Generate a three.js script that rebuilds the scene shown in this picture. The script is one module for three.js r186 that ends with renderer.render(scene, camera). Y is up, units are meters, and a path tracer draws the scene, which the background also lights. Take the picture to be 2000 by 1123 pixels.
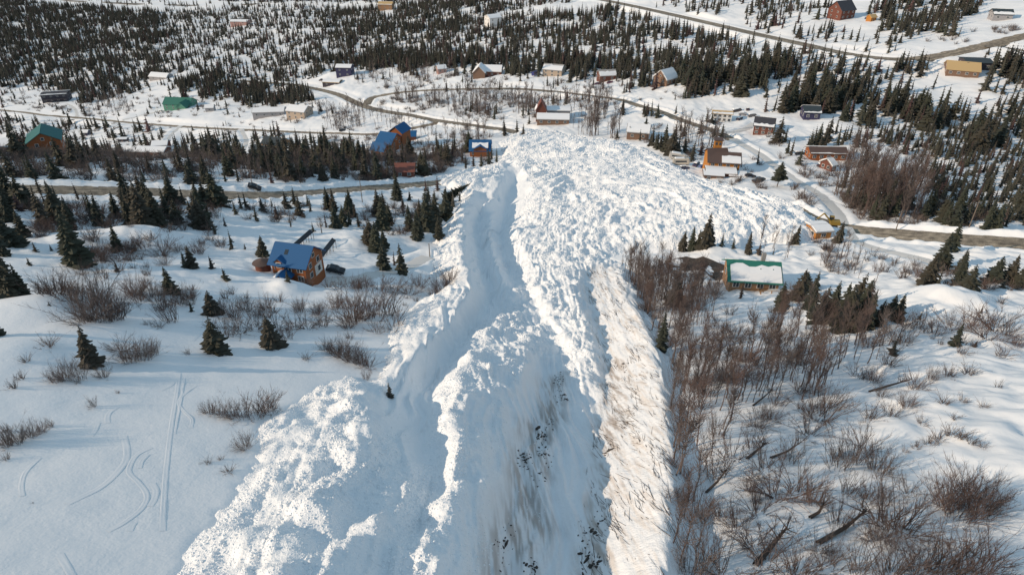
import * as THREE from 'three';
import { SimplexNoise } from 'three/addons/math/SimplexNoise.js';

// ---------------------------------------------------------------- camera, sky, sun, exposure
const scene = new THREE.Scene();
const PITCH = THREE.MathUtils.degToRad(32), EYE = new THREE.Vector3(0, 160, 0);
const camera = new THREE.PerspectiveCamera(45.7, 2000 / 1123, 1, 6000);
camera.position.copy(EYE);
camera.lookAt(0, EYE.y - Math.sin(PITCH), -Math.cos(PITCH));
camera.updateMatrixWorld();

const SUN_EL = THREE.MathUtils.degToRad(24), SUN_BEHIND = THREE.MathUtils.degToRad(14);
const sunDir = new THREE.Vector3(-Math.cos(SUN_EL) * Math.cos(SUN_BEHIND), Math.sin(SUN_EL), Math.cos(SUN_EL) * Math.sin(SUN_BEHIND));
const sun = new THREE.DirectionalLight(new THREE.Color().setRGB(1.0, 0.79, 0.58), 4.2);
sun.position.copy(sunDir).multiplyScalar(900).add(new THREE.Vector3(0, 40, -350));
sun.target.position.set(0, 40, -350);
sun.castShadow = true;
sun.shadow.mapSize.set(4096, 4096);
Object.assign(sun.shadow.camera, { left: -800, right: 800, top: 500, bottom: -500, near: 1, far: 2500 });
scene.add(sun, sun.target);

{ // clear winter sky: pale at the horizon, blue overhead, the same all round
  const w = 64, h = 128, data = new Float32Array(w * h * 4);
  for (let j = 0; j < h; j++) {
    const el = (j + 0.5) / h * Math.PI - Math.PI / 2;
    const t = Math.pow(Math.max(0, Math.sin(el)), 0.55);
    const r = 0.50 + (0.245 - 0.50) * t, g = 0.605 + (0.39 - 0.605) * t, b = 0.665 + (0.535 - 0.665) * t;
    for (let i = 0; i < w; i++) data.set([r, g, b, 1], (j * w + i) * 4);
  }
  const sky = new THREE.DataTexture(data, w, h, THREE.RGBAFormat, THREE.FloatType);
  sky.mapping = THREE.EquirectangularReflectionMapping;
  sky.magFilter = sky.minFilter = THREE.LinearFilter;
  sky.needsUpdate = true;
  scene.background = sky; scene.environment = sky;
  scene.backgroundIntensity = 1; scene.environmentIntensity = 1;
}
const renderer = new THREE.WebGLRenderer({ antialias: true });
renderer.setSize(1024, 574);
renderer.toneMapping = THREE.LinearToneMapping;
renderer.toneMappingExposure = 0.87;
renderer.shadowMap.enabled = true;

// ---------------------------------------------------------------- small helpers
let seed = 12345;
const rnd = () => { seed |= 0; seed = seed + 0x6D2B79F5 | 0; let t = Math.imul(seed ^ seed >>> 15, 1 | seed); t = t + Math.imul(t ^ t >>> 7, 61 | t) ^ t; return ((t ^ t >>> 14) >>> 0) / 4294967296; };
const rr = (a, b) => a + (b - a) * rnd();
const pick = a => a[Math.floor(rnd() * a.length)];
const simplex = new SimplexNoise({ random: rnd });
const nz = (x, y) => simplex.noise(x, y);
const fbm = (x, y, o = 4) => { let s = 0, a = 1, t = 0; for (let i = 0; i < o; i++) { s += a * nz(x, y); t += a; x = x * 2.03 + 17.1; y = y * 2.03 - 9.3; a *= 0.5; } return s / t; };
const clamp = (x, a = 0, b = 1) => Math.min(b, Math.max(a, x));
const smooth = (a, b, x) => { const t = clamp((x - a) / (b - a)); return t * t * (3 - 2 * t); };
const lerp = (a, b, t) => a + (b - a) * t;
const taken = {};
const numbered = n => { const k = taken[n] = (taken[n] ?? -1) + 1; return k ? `${n}_${String(k).padStart(3, '0')}` : n; };
const rgb = (r, g, b) => new THREE.Color().setRGB(r, g, b);
const mat = (c, o = {}) => new THREE.MeshStandardMaterial({ color: Array.isArray(c) ? rgb(...c) : c, roughness: 0.85, side: THREE.DoubleSide, ...o });
const shadowed = o => { o.traverse(m => { if (m.isMesh) { m.castShadow = m.receiveShadow = true; } }); return o; };
function put(o, name, label, category, group, kind) {
  o.name = numbered(name);
  if (label) o.userData.label = label;
  if (category) o.userData.category = category;
  if (group) o.userData.group = group;
  if (kind) o.userData.kind = kind;
  shadowed(o); scene.add(o); return o;
}
function part(parent, name, geo, m, label) {
  const o = new THREE.Mesh(geo, m); o.name = name; if (label) o.userData.label = label;
  parent.add(o); return o;
}
const unitBox = new THREE.BoxGeometry(1, 1, 1);
function box(parent, name, m, [sx, sy, sz], [x, y, z], turn = 0) {
  const o = part(parent, name, unitBox, m); o.scale.set(sx, sy, sz); o.position.set(x, y, z); o.rotation.y = turn; return o;
}
class Faces { // a triangle collector
  constructor() { this.p = []; this.i = []; }
  v(x, y, z) { this.p.push(x, y, z); return this.p.length / 3 - 1; }
  t(a, b, c) { this.i.push(a, b, c); }
  q(a, b, c, d) { this.i.push(a, b, c, a, c, d); }
  stick(a, b, r0, r1, n = 3) {
    const dx = b[0] - a[0], dy = b[1] - a[1], dz = b[2] - a[2], L = Math.hypot(dx, dy, dz) || 1;
    const ax = dx / L, ay = dy / L, az = dz / L;
    let ux = Math.abs(ay) < 0.9 ? -az : 0, uy = Math.abs(ay) < 0.9 ? 0 : az, uz = Math.abs(ay) < 0.9 ? ax : -ay;
    const ul = Math.hypot(ux, uy, uz) || 1; ux /= ul; uy /= ul; uz /= ul;
    const wx = ay * uz - az * uy, wy = az * ux - ax * uz, wz = ax * uy - ay * ux, s = this.p.length / 3;
    for (let k = 0; k < n; k++) {
      const c = Math.cos(k / n * 6.2832), q = Math.sin(k / n * 6.2832);
      const ox = ux * c + wx * q, oy = uy * c + wy * q, oz = uz * c + wz * q;
      this.v(a[0] + ox * r0, a[1] + oy * r0, a[2] + oz * r0); this.v(b[0] + ox * r1, b[1] + oy * r1, b[2] + oz * r1);
    }
    for (let k = 0; k < n; k++) { const m = (k + 1) % n; this.q(s + 2 * k, s + 2 * m, s + 2 * m + 1, s + 2 * k + 1); }
  }
  geo(normals) {
    const g = new THREE.BufferGeometry();
    g.setAttribute('position', new THREE.Float32BufferAttribute(this.p, 3)); g.setIndex(this.i);
    if (normals) g.computeVertexNormals();
    return g;
  }
}

// ---------------------------------------------------------------- the lie of the land
// depth d = -z runs down the valley side, away from the drone
const PROFILE = [[-120, 10], [0, 43], [42, 57], [107, 80], [183, 102], [258, 117], [406, 137], [650, 152], [1000, 160], [1700, 168], [2600, 172]];
function profile(d) {
  let i = 0; while (i < PROFILE.length - 2 && d > PROFILE[i + 1][0]) i++;
  const P = k => PROFILE[clamp(k, 0, PROFILE.length - 1)], s = k => (P(k + 1)[1] - P(k - 1)[1]) / (P(k + 1)[0] - P(k - 1)[0]);
  const [x0, y0] = P(i), [x1, y1] = P(i + 1), w = x1 - x0, t = clamp((d - x0) / w, -1, 1.2), a = s(i) * w, b = s(i + 1) * w;
  return (2 * t ** 3 - 3 * t * t + 1) * y0 + (t ** 3 - 2 * t * t + t) * a + (-2 * t ** 3 + 3 * t * t) * y1 + (t ** 3 - t * t) * b;
}
function base(x, d) {
  const near = 1 - smooth(210, 400, d), far = smooth(250, 480, d), ax = Math.sqrt(x * x + 120) - 11;
  const cross = (x < 0 ? 0.165 : 0.07) * 160 * Math.tanh(ax / 160);
  return 160 - profile(d) + near * cross + far * 0.16 * 700 * Math.tanh(x / 700);
}
const F = 561.5 / Math.tan(THREE.MathUtils.degToRad(45.7 / 2)), SPITCH = Math.sin(PITCH), CP = Math.cos(PITCH);
// where a spot surveyed from the drone's picture lies on the land (lift metres above it): x, depth
function site(u, v, lift = 0) {
  const a = (u - 1000) / F, b = (561.5 - v) / F;
  const dy = -SPITCH + b * CP, dd = CP + b * SPITCH;
  let t0 = 20, t1 = 20;
  for (let k = 0; k < 900; k++) {
    t1 = t0 + 1 + t0 * 0.01;
    if (EYE.y + dy * t1 < base(a * t1, dd * t1) + lift) break;
    t0 = t1;
  }
  for (let k = 0; k < 24; k++) { const m = (t0 + t1) / 2; if (EYE.y + dy * m < base(a * m, dd * m) + lift) t1 = m; else t0 = m; }
  return { x: a * t1, d: dd * t1, m: t1 / F, t: t1 };
}
const W = (pts, lift = 0) => pts.map(p => { const s = site(p[0], p[1], p[2] ?? lift); return [s.x, s.d, p[2] ?? lift]; });
function inside(poly, x, y) {
  let c = false;
  for (let i = 0, j = poly.length - 1; i < poly.length; j = i++) {
    const [xi, yi] = poly[i], [xj, yj] = poly[j];
    if ((yi > y) !== (yj > y) && x < (xj - xi) * (y - yi) / (yj - yi) + xi) c = !c;
  }
  return c;
}
function curve(pts, step) { // even samples of a smooth line through world points
  const c = new THREE.CatmullRomCurve3(pts.map(p => new THREE.Vector3(p[0], p[2] ?? 0, p[1])), false, 'centripetal');
  return c.getSpacedPoints(Math.max(4, Math.ceil(c.getLength() / step))).map(p => [p.x, p.z, p.y]);
}

// roads: lines on the land, levelled into it
const ROADS = [
  { name: 'road', label: 'grey main road west of the avalanche, buried at its end by debris', w: 8.5, pts: [[-260, 352], [-80, 362], [0, 368], [120, 371], [250, 374], [350, 378], [500, 381], [600, 377], [700, 369], [790, 363], [870, 356], [930, 350]] },
  { name: 'road', label: 'grey main road leaving the far side of the avalanche debris', w: 9, pts: [[1540, 412], [1600, 433], [1645, 445], [1700, 452], [1800, 461], [1900, 469], [2000, 476], [2200, 492]] },
  { name: 'road', label: 'narrow lane below the green roofed house, curving up to the hairpin', w: 5.5, pts: [[-200, 205], [0, 215], [90, 225], [175, 232], [275, 241], [425, 251], [520, 255], [650, 260], [737, 261], [800, 251], [838, 243], [862, 237]] },
  { name: 'road', label: 'hairpin road between the bare birch woods', w: 8, pts: [[470, 158], [560, 164], [620, 174], [662, 185], [690, 198], [717, 209], [750, 217], [800, 225], [850, 235], [900, 242], [950, 249], [1010, 256]] },
  { name: 'road', label: 'road running past the row of houses to the cluttered yard', w: 7, pts: [[715, 203], [728, 191], [770, 182], [820, 177], [900, 174], [1000, 173], [1075, 178], [1150, 187], [1212, 195], [1250, 207], [1287, 217], [1337, 237], [1390, 254], [1432, 272]] },
  { name: 'driveway', label: 'snowy lane running down past the pruned spruce to the main road', w: 4.5, pts: [[1432, 272], [1480, 298], [1515, 324], [1545, 345], [1600, 378], [1632, 408], [1652, 438]] },
  { name: 'road', label: 'long straight road climbing through the far forest', w: 13, pts: [[1050, -24], [1180, 0], [1240, 12], [1330, 32], [1400, 48], [1500, 71], [1570, 86], [1650, 104], [1720, 114], [1780, 116], [1850, 106], [1920, 90], [2000, 71], [2150, 40]] },
  { name: 'road', label: 'short spur road off the far forest road', w: 8, pts: [[1925, 89], [1960, 92], [2000, 99], [2100, 118]] },
  { name: 'road', label: 'farthest road along the top of the forest', w: 8, pts: [[0, -12], [140, 1], [220, 5], [300, 8], [400, 10], [500, 7], [600, 4], [700, -2], [800, -10]] },
  { name: 'driveway', label: 'ploughed drive looping off the main road past the orange shed', w: 4, pts: [[1650, 449], [1668, 468], [1700, 482], [1750, 494], [1800, 506], [1850, 518], [1920, 530]] },
  { name: 'driveway', label: 'ploughed drive into the cluttered yard', w: 5, pts: [[1395, 256], [1425, 258], [1455, 252], [1475, 240]] },
  { name: 'driveway', label: 'ploughed drive from the chalet garage towards the debris rim', w: 4.5, pts: [[634, 538], [680, 540], [740, 534], [800, 522], [835, 512]] },
  { name: 'driveway', label: 'ploughed drive up to the pale green house', w: 5, pts: [[238, 235], [275, 226], [310, 218], [338, 216]] },
  { name: 'driveway', label: 'ploughed drive to the low brown ranch house', w: 4, pts: [[352, 246], [330, 268], [300, 306], [250, 300]] },
  { name: 'driveway', label: 'ploughed drive to the dark modern house', w: 4, pts: [[150, 229], [145, 212], [130, 203]] },
  { name: 'driveway', label: 'ploughed drive to the slate roofed house', w: 4, pts: [[470, 253], [480, 275], [470, 300], [490, 310]] },
  { name: 'driveway', label: 'drive beside the tan roofed house', w: 4, pts: [[1800, 115], [1825, 122], [1850, 128]] },
];
const GX0 = -720, GD0 = 90, GS = 1.5, GNX = 960, GND = 720;
const roadDist = new Float32Array(GNX * GND).fill(99), roadY = new Float32Array(GNX * GND), roadBerm = new Float32Array(GNX * GND);
for (const r of ROADS) {
  r.line = curve(W(r.pts), 1.5);
  const ys = r.line.map(p => base(p[0], p[1]));
  r.line.forEach((p, k) => { let s = 0, n = 0; for (let q = -8; q <= 8; q++) if (ys[k + q] !== undefined) { s += ys[k + q]; n++; } p[2] = s / n; });
  for (const p of r.line) {
    const ci = Math.round((p[0] - GX0) / GS), cj = Math.round((p[1] - GD0) / GS);
    for (let j = cj - 12; j <= cj + 12; j++) for (let i = ci - 12; i <= ci + 12; i++) {
      if (i < 0 || j < 0 || i >= GNX || j >= GND) continue;
      const q = Math.hypot(GX0 + i * GS - p[0], GD0 + j * GS - p[1]) - r.w / 2, k = j * GNX + i;
      if (q < roadDist[k]) { roadDist[k] = q; roadY[k] = p[2]; roadBerm[k] = r.w < 6 ? 0.45 : p[1] > 480 ? 0.4 : 1; }
    }
  }
}
function roadAt(x, d) {
  const fx = (x - GX0) / GS, fd = (d - GD0) / GS, i = Math.floor(fx), j = Math.floor(fd);
  if (i < 0 || j < 0 || i >= GNX - 1 || j >= GND - 1) return [99, 0];
  const k = j * GNX + i, a = fx - i, b = fd - j;
  if (roadDist[k] > 90 || roadDist[k + 1] > 90 || roadDist[k + GNX] > 90 || roadDist[k + GNX + 1] > 90) return [99, 0, 0];
  const m = A => lerp(lerp(A[k], A[k + 1], a), lerp(A[k + GNX], A[k + GNX + 1], a), b);
  return [m(roadDist), m(roadY), m(roadBerm)];
}

// snow mounds and drifts pushed up around the plots (x, depth, height, radius)
const MOUNDS = [[60, 615, 2.2, 9], [250, 465, 2.4, 8], [310, 468, 2.2, 8], [60, 425, 2.6, 9], [110, 600, 1.5, 7], [130, 470, 2, 7], [20, 690, 1.6, 8], [30, 258, 3, 7], [730, 545, 1.6, 5], [690, 548, 1.4, 4], [560, 560, 1.5, 4],
  [790, 285, 2.2, 8], [985, 247, 3, 6], [180, 660, 1.2, 8], [980, 610, 0, 3], [1380, 500, 1.5, 6], [1430, 500, 1.5, 6], [1850, 600, 2.5, 8], [1700, 505, 1.5, 6], [1820, 590, 2, 8], [840, 465, 1.6, 6], [700, 470, 1.5, 7], [640, 460, 1.2, 6],
  [1640, 250, 3, 14], [1250, 200, 2.5, 9], [1165, 170, 2, 8], [900, 150, 2.5, 10], [650, 150, 3, 10], [450, 153, 2.5, 12], [590, 168, 2, 10]].map(([u, v, h, r]) => { const s = site(u, v); return [s.x, s.d, h, r]; });
function land(x, d) { // the snow surface outside the avalanche
  let y = base(x, d);
  const [rd, ry, rb] = roadAt(x, d);
  const off = smooth(0.5, 9, rd), wood = smooth(15, 60, x) * (1 - smooth(190, 260, d));
  const calm = 0.45 + 0.55 * Math.max(smooth(100, 135, d), smooth(0, 20, x));
  let un = calm * (0.9 * nz(x / 47, d / 47) + 0.32 * fbm(x / 15 + 40, d / 15, 3)) + 3 * smooth(300, 600, d) * nz(x / 160 + 7, d / 140);
  un += wood * (1.05 * fbm(x / 9 + 90, d / 9, 3)) + smooth(105, 140, d) * (1 - wood) * 0.5 * fbm(x / 11 - 30, d / 8, 3) + 0.09 * nz(x / 2.7, d / 2.1) * smooth(90, 150, d);
  for (const m of MOUNDS) { const q = ((x - m[0]) ** 2 * 0.6 + (d - m[1]) ** 2) / (m[3] * m[3]); if (q < 6) un += m[2] * Math.exp(-q * 1.6); }
  y += un * off;
  if (rd < 20) {
    const e = 1 - smooth(0.3, 9, rd);
    y = lerp(y, ry, e) - 0.25 * (1 - smooth(-0.6, 0.5, rd));
    const bm = Math.exp(-(((rd - 1.9) / 1.35) ** 2));
    y += rb * bm * (1.15 + 0.5 * nz(x / 5, d / 5) + 0.25 * nz(x / 1.9, d / 1.9));
  }
  return y;
}

// ---------------------------------------------------------------- the avalanche: a height field stretched over surveyed crest and foot lines
const rightFoot = [[1188, 506], [1218, 517], [1242, 562], [1263, 600], [1289, 650], [1304, 700], [1319, 760], [1330, 850], [1335, 950], [1332, 1040], [1327, 1123], [1318, 1280], [1312, 1480]];
const outlineLeft = [[150, 1480], [250, 1280], [352, 1123], [378, 1066], [424, 1012], [472, 958], [506, 905], [512, 850], [516, 826], [562, 800], [622, 760], [680, 736], [712, 748], [742, 742], [760, 700], [765, 640], [792, 618], [822, 588], [856, 578], [882, 556], [868, 545], [842, 540], [846, 510], [856, 482], [838, 470], [872, 440], [893, 415], [912, 396], [884, 374], [858, 358], [872, 341], [902, 332], [942, 328], [972, 322], [984, 304], [974, 280], [1000, 263], [1032, 253], [1082, 258], [1150, 271], [1220, 278], [1282, 302], [1330, 332], [1372, 354], [1440, 370], [1500, 380], [1560, 402], [1602, 436], [1606, 462], [1562, 478], [1500, 476], [1440, 486], [1380, 494], [1330, 489], [1280, 491], [1225, 497]];
const outline = [...W(outlineLeft), ...W(rightFoot)];
const LINES = [ // [u, v, metres above the old ground]
  // big lobe on the near west side, its crest and its eastern foot
  [[430, 1280, 1.6], [455, 1123, 1.5], [520, 1000, 1.4], [560, 900, 1.3], [600, 830, 1.2], [650, 775, 1.1]],
  [[690, 762, 2.2], [718, 805, 3.2], [728, 850, 3.4], [690, 925, 3.6], [640, 985, 3.8], [585, 1045, 4], [545, 1123, 4.2], [500, 1280, 4.6]],
  [[772, 815, 0.2], [798, 870, 0.2], [796, 930, 0.8], [752, 992, 1.6], [702, 1040, 2.2], [640, 1092, 2.6], [600, 1145, 2.8], [570, 1280, 2.8]],
  [[812, 960, 1.4], [785, 1000, 2.8], [740, 1032, 3.6], [695, 1074, 4.2], [645, 1114, 4.6], [590, 1200, 4.8]],
  // rim of the western wall, and its foot
  [[775, 720, 2.2], [805, 697, 3.2], [856, 646, 4.6], [894, 606, 5.2], [918, 566, 5.4], [906, 500, 5.0], [908, 440, 5.2], [913, 404, 5.4], [948, 391, 5], [970, 369, 4.8], [984, 340, 4.2], [988, 322, 3.2]],
  [[812, 775, -1.6], [834, 742, -2.2], [868, 706, -2.6], [902, 668, -2.6], [932, 628, -2.4], [956, 596, -2.4], [952, 545, -2.2], [938, 490, -2.2], [932, 450, -2], [946, 416, -1.8], [974, 398, -1], [1000, 366, 0.4], [1012, 336, 2]],
  // inner step of the basin
  [[984, 350, 3.6], [976, 382, 2.6], [957, 420, 1.8], [958, 479, 1.6], [972, 522, 1.2], [992, 565, 0.6], [1008, 596, 0]],
  [[926, 505, 1.6], [930, 535, 2.4], [940, 568, 2.0], [944, 590, 0.6]],
  [[996, 380, -0.4], [984, 412, -1.8], [978, 450, -2.6], [980, 490, -2.8], [992, 528, -2.8], [1012, 570, -2.6]],
  // central ridge, its western foot and its eastern shoulder
  [[1015, 596, -0.8], [985, 622, 0.4], [940, 668, 1.4], [911, 714, 2.6], [900, 752, 3.0], [891, 791, 3.2], [888, 835, 3.2], [889, 868, 3.2], [893, 945, 3.1], [884, 1027, 3.2], [852, 1110, 3.4], [815, 1250, 3.6]],
  [[880, 712, -2.4], [852, 745, -2.2], [832, 800, -1.8], [828, 860, -1.4], [838, 910, -0.8], [846, 960, -0.2], [824, 1020, 0.6], [792, 1070, 1.6], [755, 1123, 2.2], [690, 1280, 2.6]],
  [[930, 820, 1.4], [936, 880, 2.2], [941, 965, 2]],
  [[912, 820, 1.4], [918, 890, 1.5], [918, 960, 1.3]],
  [[1020, 640, 0], [1030, 700, 0.2], [1005, 760, 0.6], [978, 800, 0.2], [972, 870, 0.2], [962, 960, -0.2], [952, 1050, -0.4], [935, 1123, -0.4], [910, 1280, -0.4]],
  // floor of the scraped trough
  [[1060, 700, -2.2], [1058, 760, -3.4], [1040, 830, -3.6], [1022, 910, -3.8], [1004, 1000, -3.8], [985, 1123, -3.8], [965, 1280, -3.8]],
  [[1130, 745, -3.4], [1116, 840, -4.2], [1104, 950, -4.6], [1090, 1050, -4.6], [1075, 1123, -4.6], [1060, 1280, -4.6]],
  // foot and crest of the scraped eastern bank
  [[1143, 540, 0.4], [1152, 600, -0.8], [1178, 690, -2.4], [1190, 745, -3.4], [1180, 810, -4], [1167, 870, -4.3], [1160, 950, -4.4], [1152, 1010, -4.4], [1132, 1123, -4.4], [1110, 1280, -4.4]],
  [[1192, 524, 1.8], [1216, 562, 2.2], [1237, 597, 2.4], [1263, 642, 2.5], [1278, 692, 2.5], [1288, 737, 2.5], [1301, 792, 2.5], [1309, 852, 2.5], [1311, 950, 2.5], [1306, 1040, 2.5], [1301, 1123, 2.5], [1290, 1280, 2.5]],
  // shear line beside the running debris
  [[992, 448, 0.2], [1006, 490, -0.2], [1022, 530, -0.4], [1038, 595, -1], [1078, 655, -1.8], [1120, 725, -2.6]],
  [[1008, 448, 2], [1022, 490, 1.8], [1036, 530, 1.4], [1054, 590, 0.8], [1094, 655, -0.4], [1134, 715, -1.9]],
  [[1110, 480, 2.6], [1112, 540, 1.8], [1128, 600, 0.8], [1150, 660, -0.4], [1164, 710, -1.6]],
  // the fan across the valley floor
  [[1002, 292, 4], [1040, 268, 4.2], [1100, 276, 4.6], [1180, 291, 4.8], [1250, 312, 4.8], [1320, 350, 4.6], [1400, 385, 4.2], [1480, 402, 4], [1540, 425, 3.6], [1578, 448, 3]],
  [[1020, 330, 4.4], [1040, 380, 3.6], [1050, 430, 3.2]],
  [[1090, 310, 5], [1085, 360, 4.6], [1080, 410, 4]], [[1110, 330, 4.2], [1120, 380, 4], [1115, 430, 3.2]],
  [[1180, 330, 5.4], [1180, 375, 4.8], [1160, 430, 4]], [[1270, 360, 5.2], [1260, 400, 4.6], [1210, 445, 3.6]],
  [[1380, 400, 5], [1340, 425, 4.4], [1250, 458, 3.4]], [[1480, 430, 4.4], [1400, 445, 4.2], [1300, 470, 3]],
  [[1560, 455, 3], [1480, 462, 3.2], [1380, 480, 2.4], [1260, 482, 2.6], [1210, 495, 2.4]],
  [[882, 360, 2.6], [915, 346, 3.8], [955, 340, 3.8]], [[900, 405, 4.6], [925, 372, 4]],
];
const AX0 = -75, AD0 = -6, AS = 0.7, ANX = 300, AND = 620;
const AH = new Float32Array(ANX * AND), AFIX = new Uint8Array(ANX * AND), AIN = new Uint8Array(ANX * AND), ADIST = new Float32Array(ANX * AND);
for (let j = 0; j < AND; j++) for (let i = 0; i < ANX; i++) {
  const x = AX0 + i * AS, d = AD0 + j * AS, k = j * ANX + i, wx = 0.7 * fbm(x / 3, d / 3, 3), wd = 0.7 * fbm(x / 3 + 50, d / 3, 3);
  AIN[k] = inside(outline, x + wx, d + wd) ? 1 : 0;
  if (!AIN[k]) AFIX[k] = 1;
  ADIST[k] = AIN[k] ? 1e3 : 0;
}
for (const l of LINES) for (const p of curve(W(l), 0.3)) {
  const i = Math.round((p[0] - AX0) / AS), j = Math.round((p[1] - AD0) / AS);
  if (i < 0 || j < 0 || i >= ANX || j >= AND) continue;
  const k = j * ANX + i; if (AIN[k]) { AFIX[k] = 1; AH[k] = p[2]; }
}
for (let it = 0; it < 700; it++) for (let j = 1; j < AND - 1; j++) for (let i = 1; i < ANX - 1; i++) {
  const k = j * ANX + i; if (AFIX[k]) continue;
  AH[k] += 1.85 * ((AH[k - 1] + AH[k + 1] + AH[k - ANX] + AH[k + ANX]) / 4 - AH[k]);
}
for (let n = 0; n < 3; n++) { const B = AH.slice(); for (let k = ANX; k < AH.length - ANX; k++) if (AIN[k]) AH[k] = (B[k] * 2 + B[k - 1] + B[k + 1] + B[k - ANX] + B[k + ANX]) / 6; }
for (let pass = 0; pass < 2; pass++) for (let q = 0; q < ANX * AND; q++) { // distance to the edge
  const k = pass ? ANX * AND - 1 - q : q, i = k % ANX, j = (k - i) / ANX; if (!ADIST[k]) continue;
  const s = pass ? 1 : -1;
  const look = (di, dj, c) => { const a = i + di, b = j + dj; if (a >= 0 && b >= 0 && a < ANX && b < AND) ADIST[k] = Math.min(ADIST[k], ADIST[b * ANX + a] + c * AS); };
  look(s, 0, 1); look(0, s, 1); look(s, s, 1.414); look(-s, s, 1.414);
}
function zoneGrid(polys, blur) { // soft mask of surveyed areas
  let A = new Float32Array(ANX * AND); const P = polys.map(([l, pts]) => W(pts, l));
  for (let j = 0; j < AND; j++) for (let i = 0; i < ANX; i++) {
    const x = AX0 + i * AS, d = AD0 + j * AS, wx = 1.6 * fbm(x / 5 + 9, d / 5, 3), wd = 1.6 * fbm(x / 5, d / 5 + 31, 3);
    if (P.some(p => inside(p, x + wx, d + wd))) A[j * ANX + i] = 1;
  }
  for (let n = 0; n < blur; n++) { const B = A.slice(); for (let k = ANX; k < A.length - ANX; k++) B[k] = (A[k] * 2 + A[k - 1] + A[k + 1] + A[k - ANX] + A[k + ANX]) / 6; A = B; }
  return A;
}
const SCARP = [[1143, 535, 0], [1194, 518, 2], [1220, 560, 2], [1241, 595, 2], [1268, 640, 2], [1293, 735, 2], [1315, 850, 2], [1317, 950, 2], [1307, 1123, 2], [1296, 1280, 2], [1090, 1280, -4.4], [1122, 1123, -4.4], [1152, 950, -4.4], [1158, 870, -4.3], [1182, 745, -3.4], [1170, 690, -2.4], [1146, 600, -0.8]];
const zSmooth = zoneGrid([
  [-1.5, [[913, 402], [950, 392], [975, 370], [988, 330], [1002, 332], [1036, 384], [1012, 440], [988, 452], [1000, 500], [1010, 560], [985, 592], [962, 620], [905, 660], [868, 705], [856, 750], [850, 790], [846, 850], [846, 920], [820, 930], [785, 910], [762, 850], [752, 790], [770, 742], [830, 690], [880, 640], [915, 570], [905, 500]]],
  [-1, [[1040, 700], [1085, 705, -2], [1118, 760, -3.4], [1180, 772, -3.4], [1182, 745, -3.4], [1146, 600, -0.8], [1143, 535, 0], [1194, 518, 2], [1220, 560, 2], [1263, 600, 0], [1289, 650, 0], [1319, 760, 0], [1330, 850, 0], [1335, 950, 0], [1327, 1123, 0], [1318, 1280, 0], [930, 1280], [948, 1123], [975, 960], [985, 860], [1000, 800], [1028, 745]]]], 3);
const zScarp = zoneGrid([[0.5, SCARP]], 3);
const zDirt = zoneGrid([[-3.5, [[1062, 745], [1106, 735], [1108, 780], [1088, 840], [1062, 940], [1078, 1000], [1060, 1123], [1050, 1280], [925, 1280], [945, 1123], [985, 1000], [1000, 900], [1018, 850], [1046, 800]]], [-3, [[1178, 720], [1215, 700], [1225, 800], [1200, 900], [1190, 1000], [1175, 1123], [1160, 1280], [1100, 1280], [1132, 1123], [1160, 950], [1167, 870]]]], 5);
function ag(A, x, d) {
  const fx = (x - AX0) / AS, fd = (d - AD0) / AS, i = Math.floor(fx), j = Math.floor(fd);
  if (i < 0 || j < 0 || i >= ANX - 1 || j >= AND - 1) return 0;
  const k = j * ANX + i, a = fx - i, b = fd - j;
  return lerp(lerp(A[k], A[k + 1], a), lerp(A[k + ANX], A[k + ANX + 1], a), b);
}
const fan0 = site(1045, 445), flowLine = curve(W([[1010, 1400, -2], [1010, 1123, -2], [1002, 900, -2], [990, 740, -2], [985, 640, -2], [990, 560, -2], [1005, 490, -1], [1045, 430, 0], [1100, 330, 2], [1130, 260, 3]]), 2);
const pivot = site(1235, 492), bandOf = (x, d) => [Math.hypot(x - pivot.x, (d - pivot.d) * 0.45), Math.atan2((d - pivot.d) * 0.45, x - pivot.x)]; // the debris swings round to the east
const flowX = d => { let k = 0; while (k < flowLine.length - 2 && flowLine[k + 1][1] < d) k++; const a = flowLine[k], b = flowLine[k + 1]; return lerp(a[0], b[0], clamp((d - a[1]) / (b[1] - a[1] || 1))); };
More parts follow.
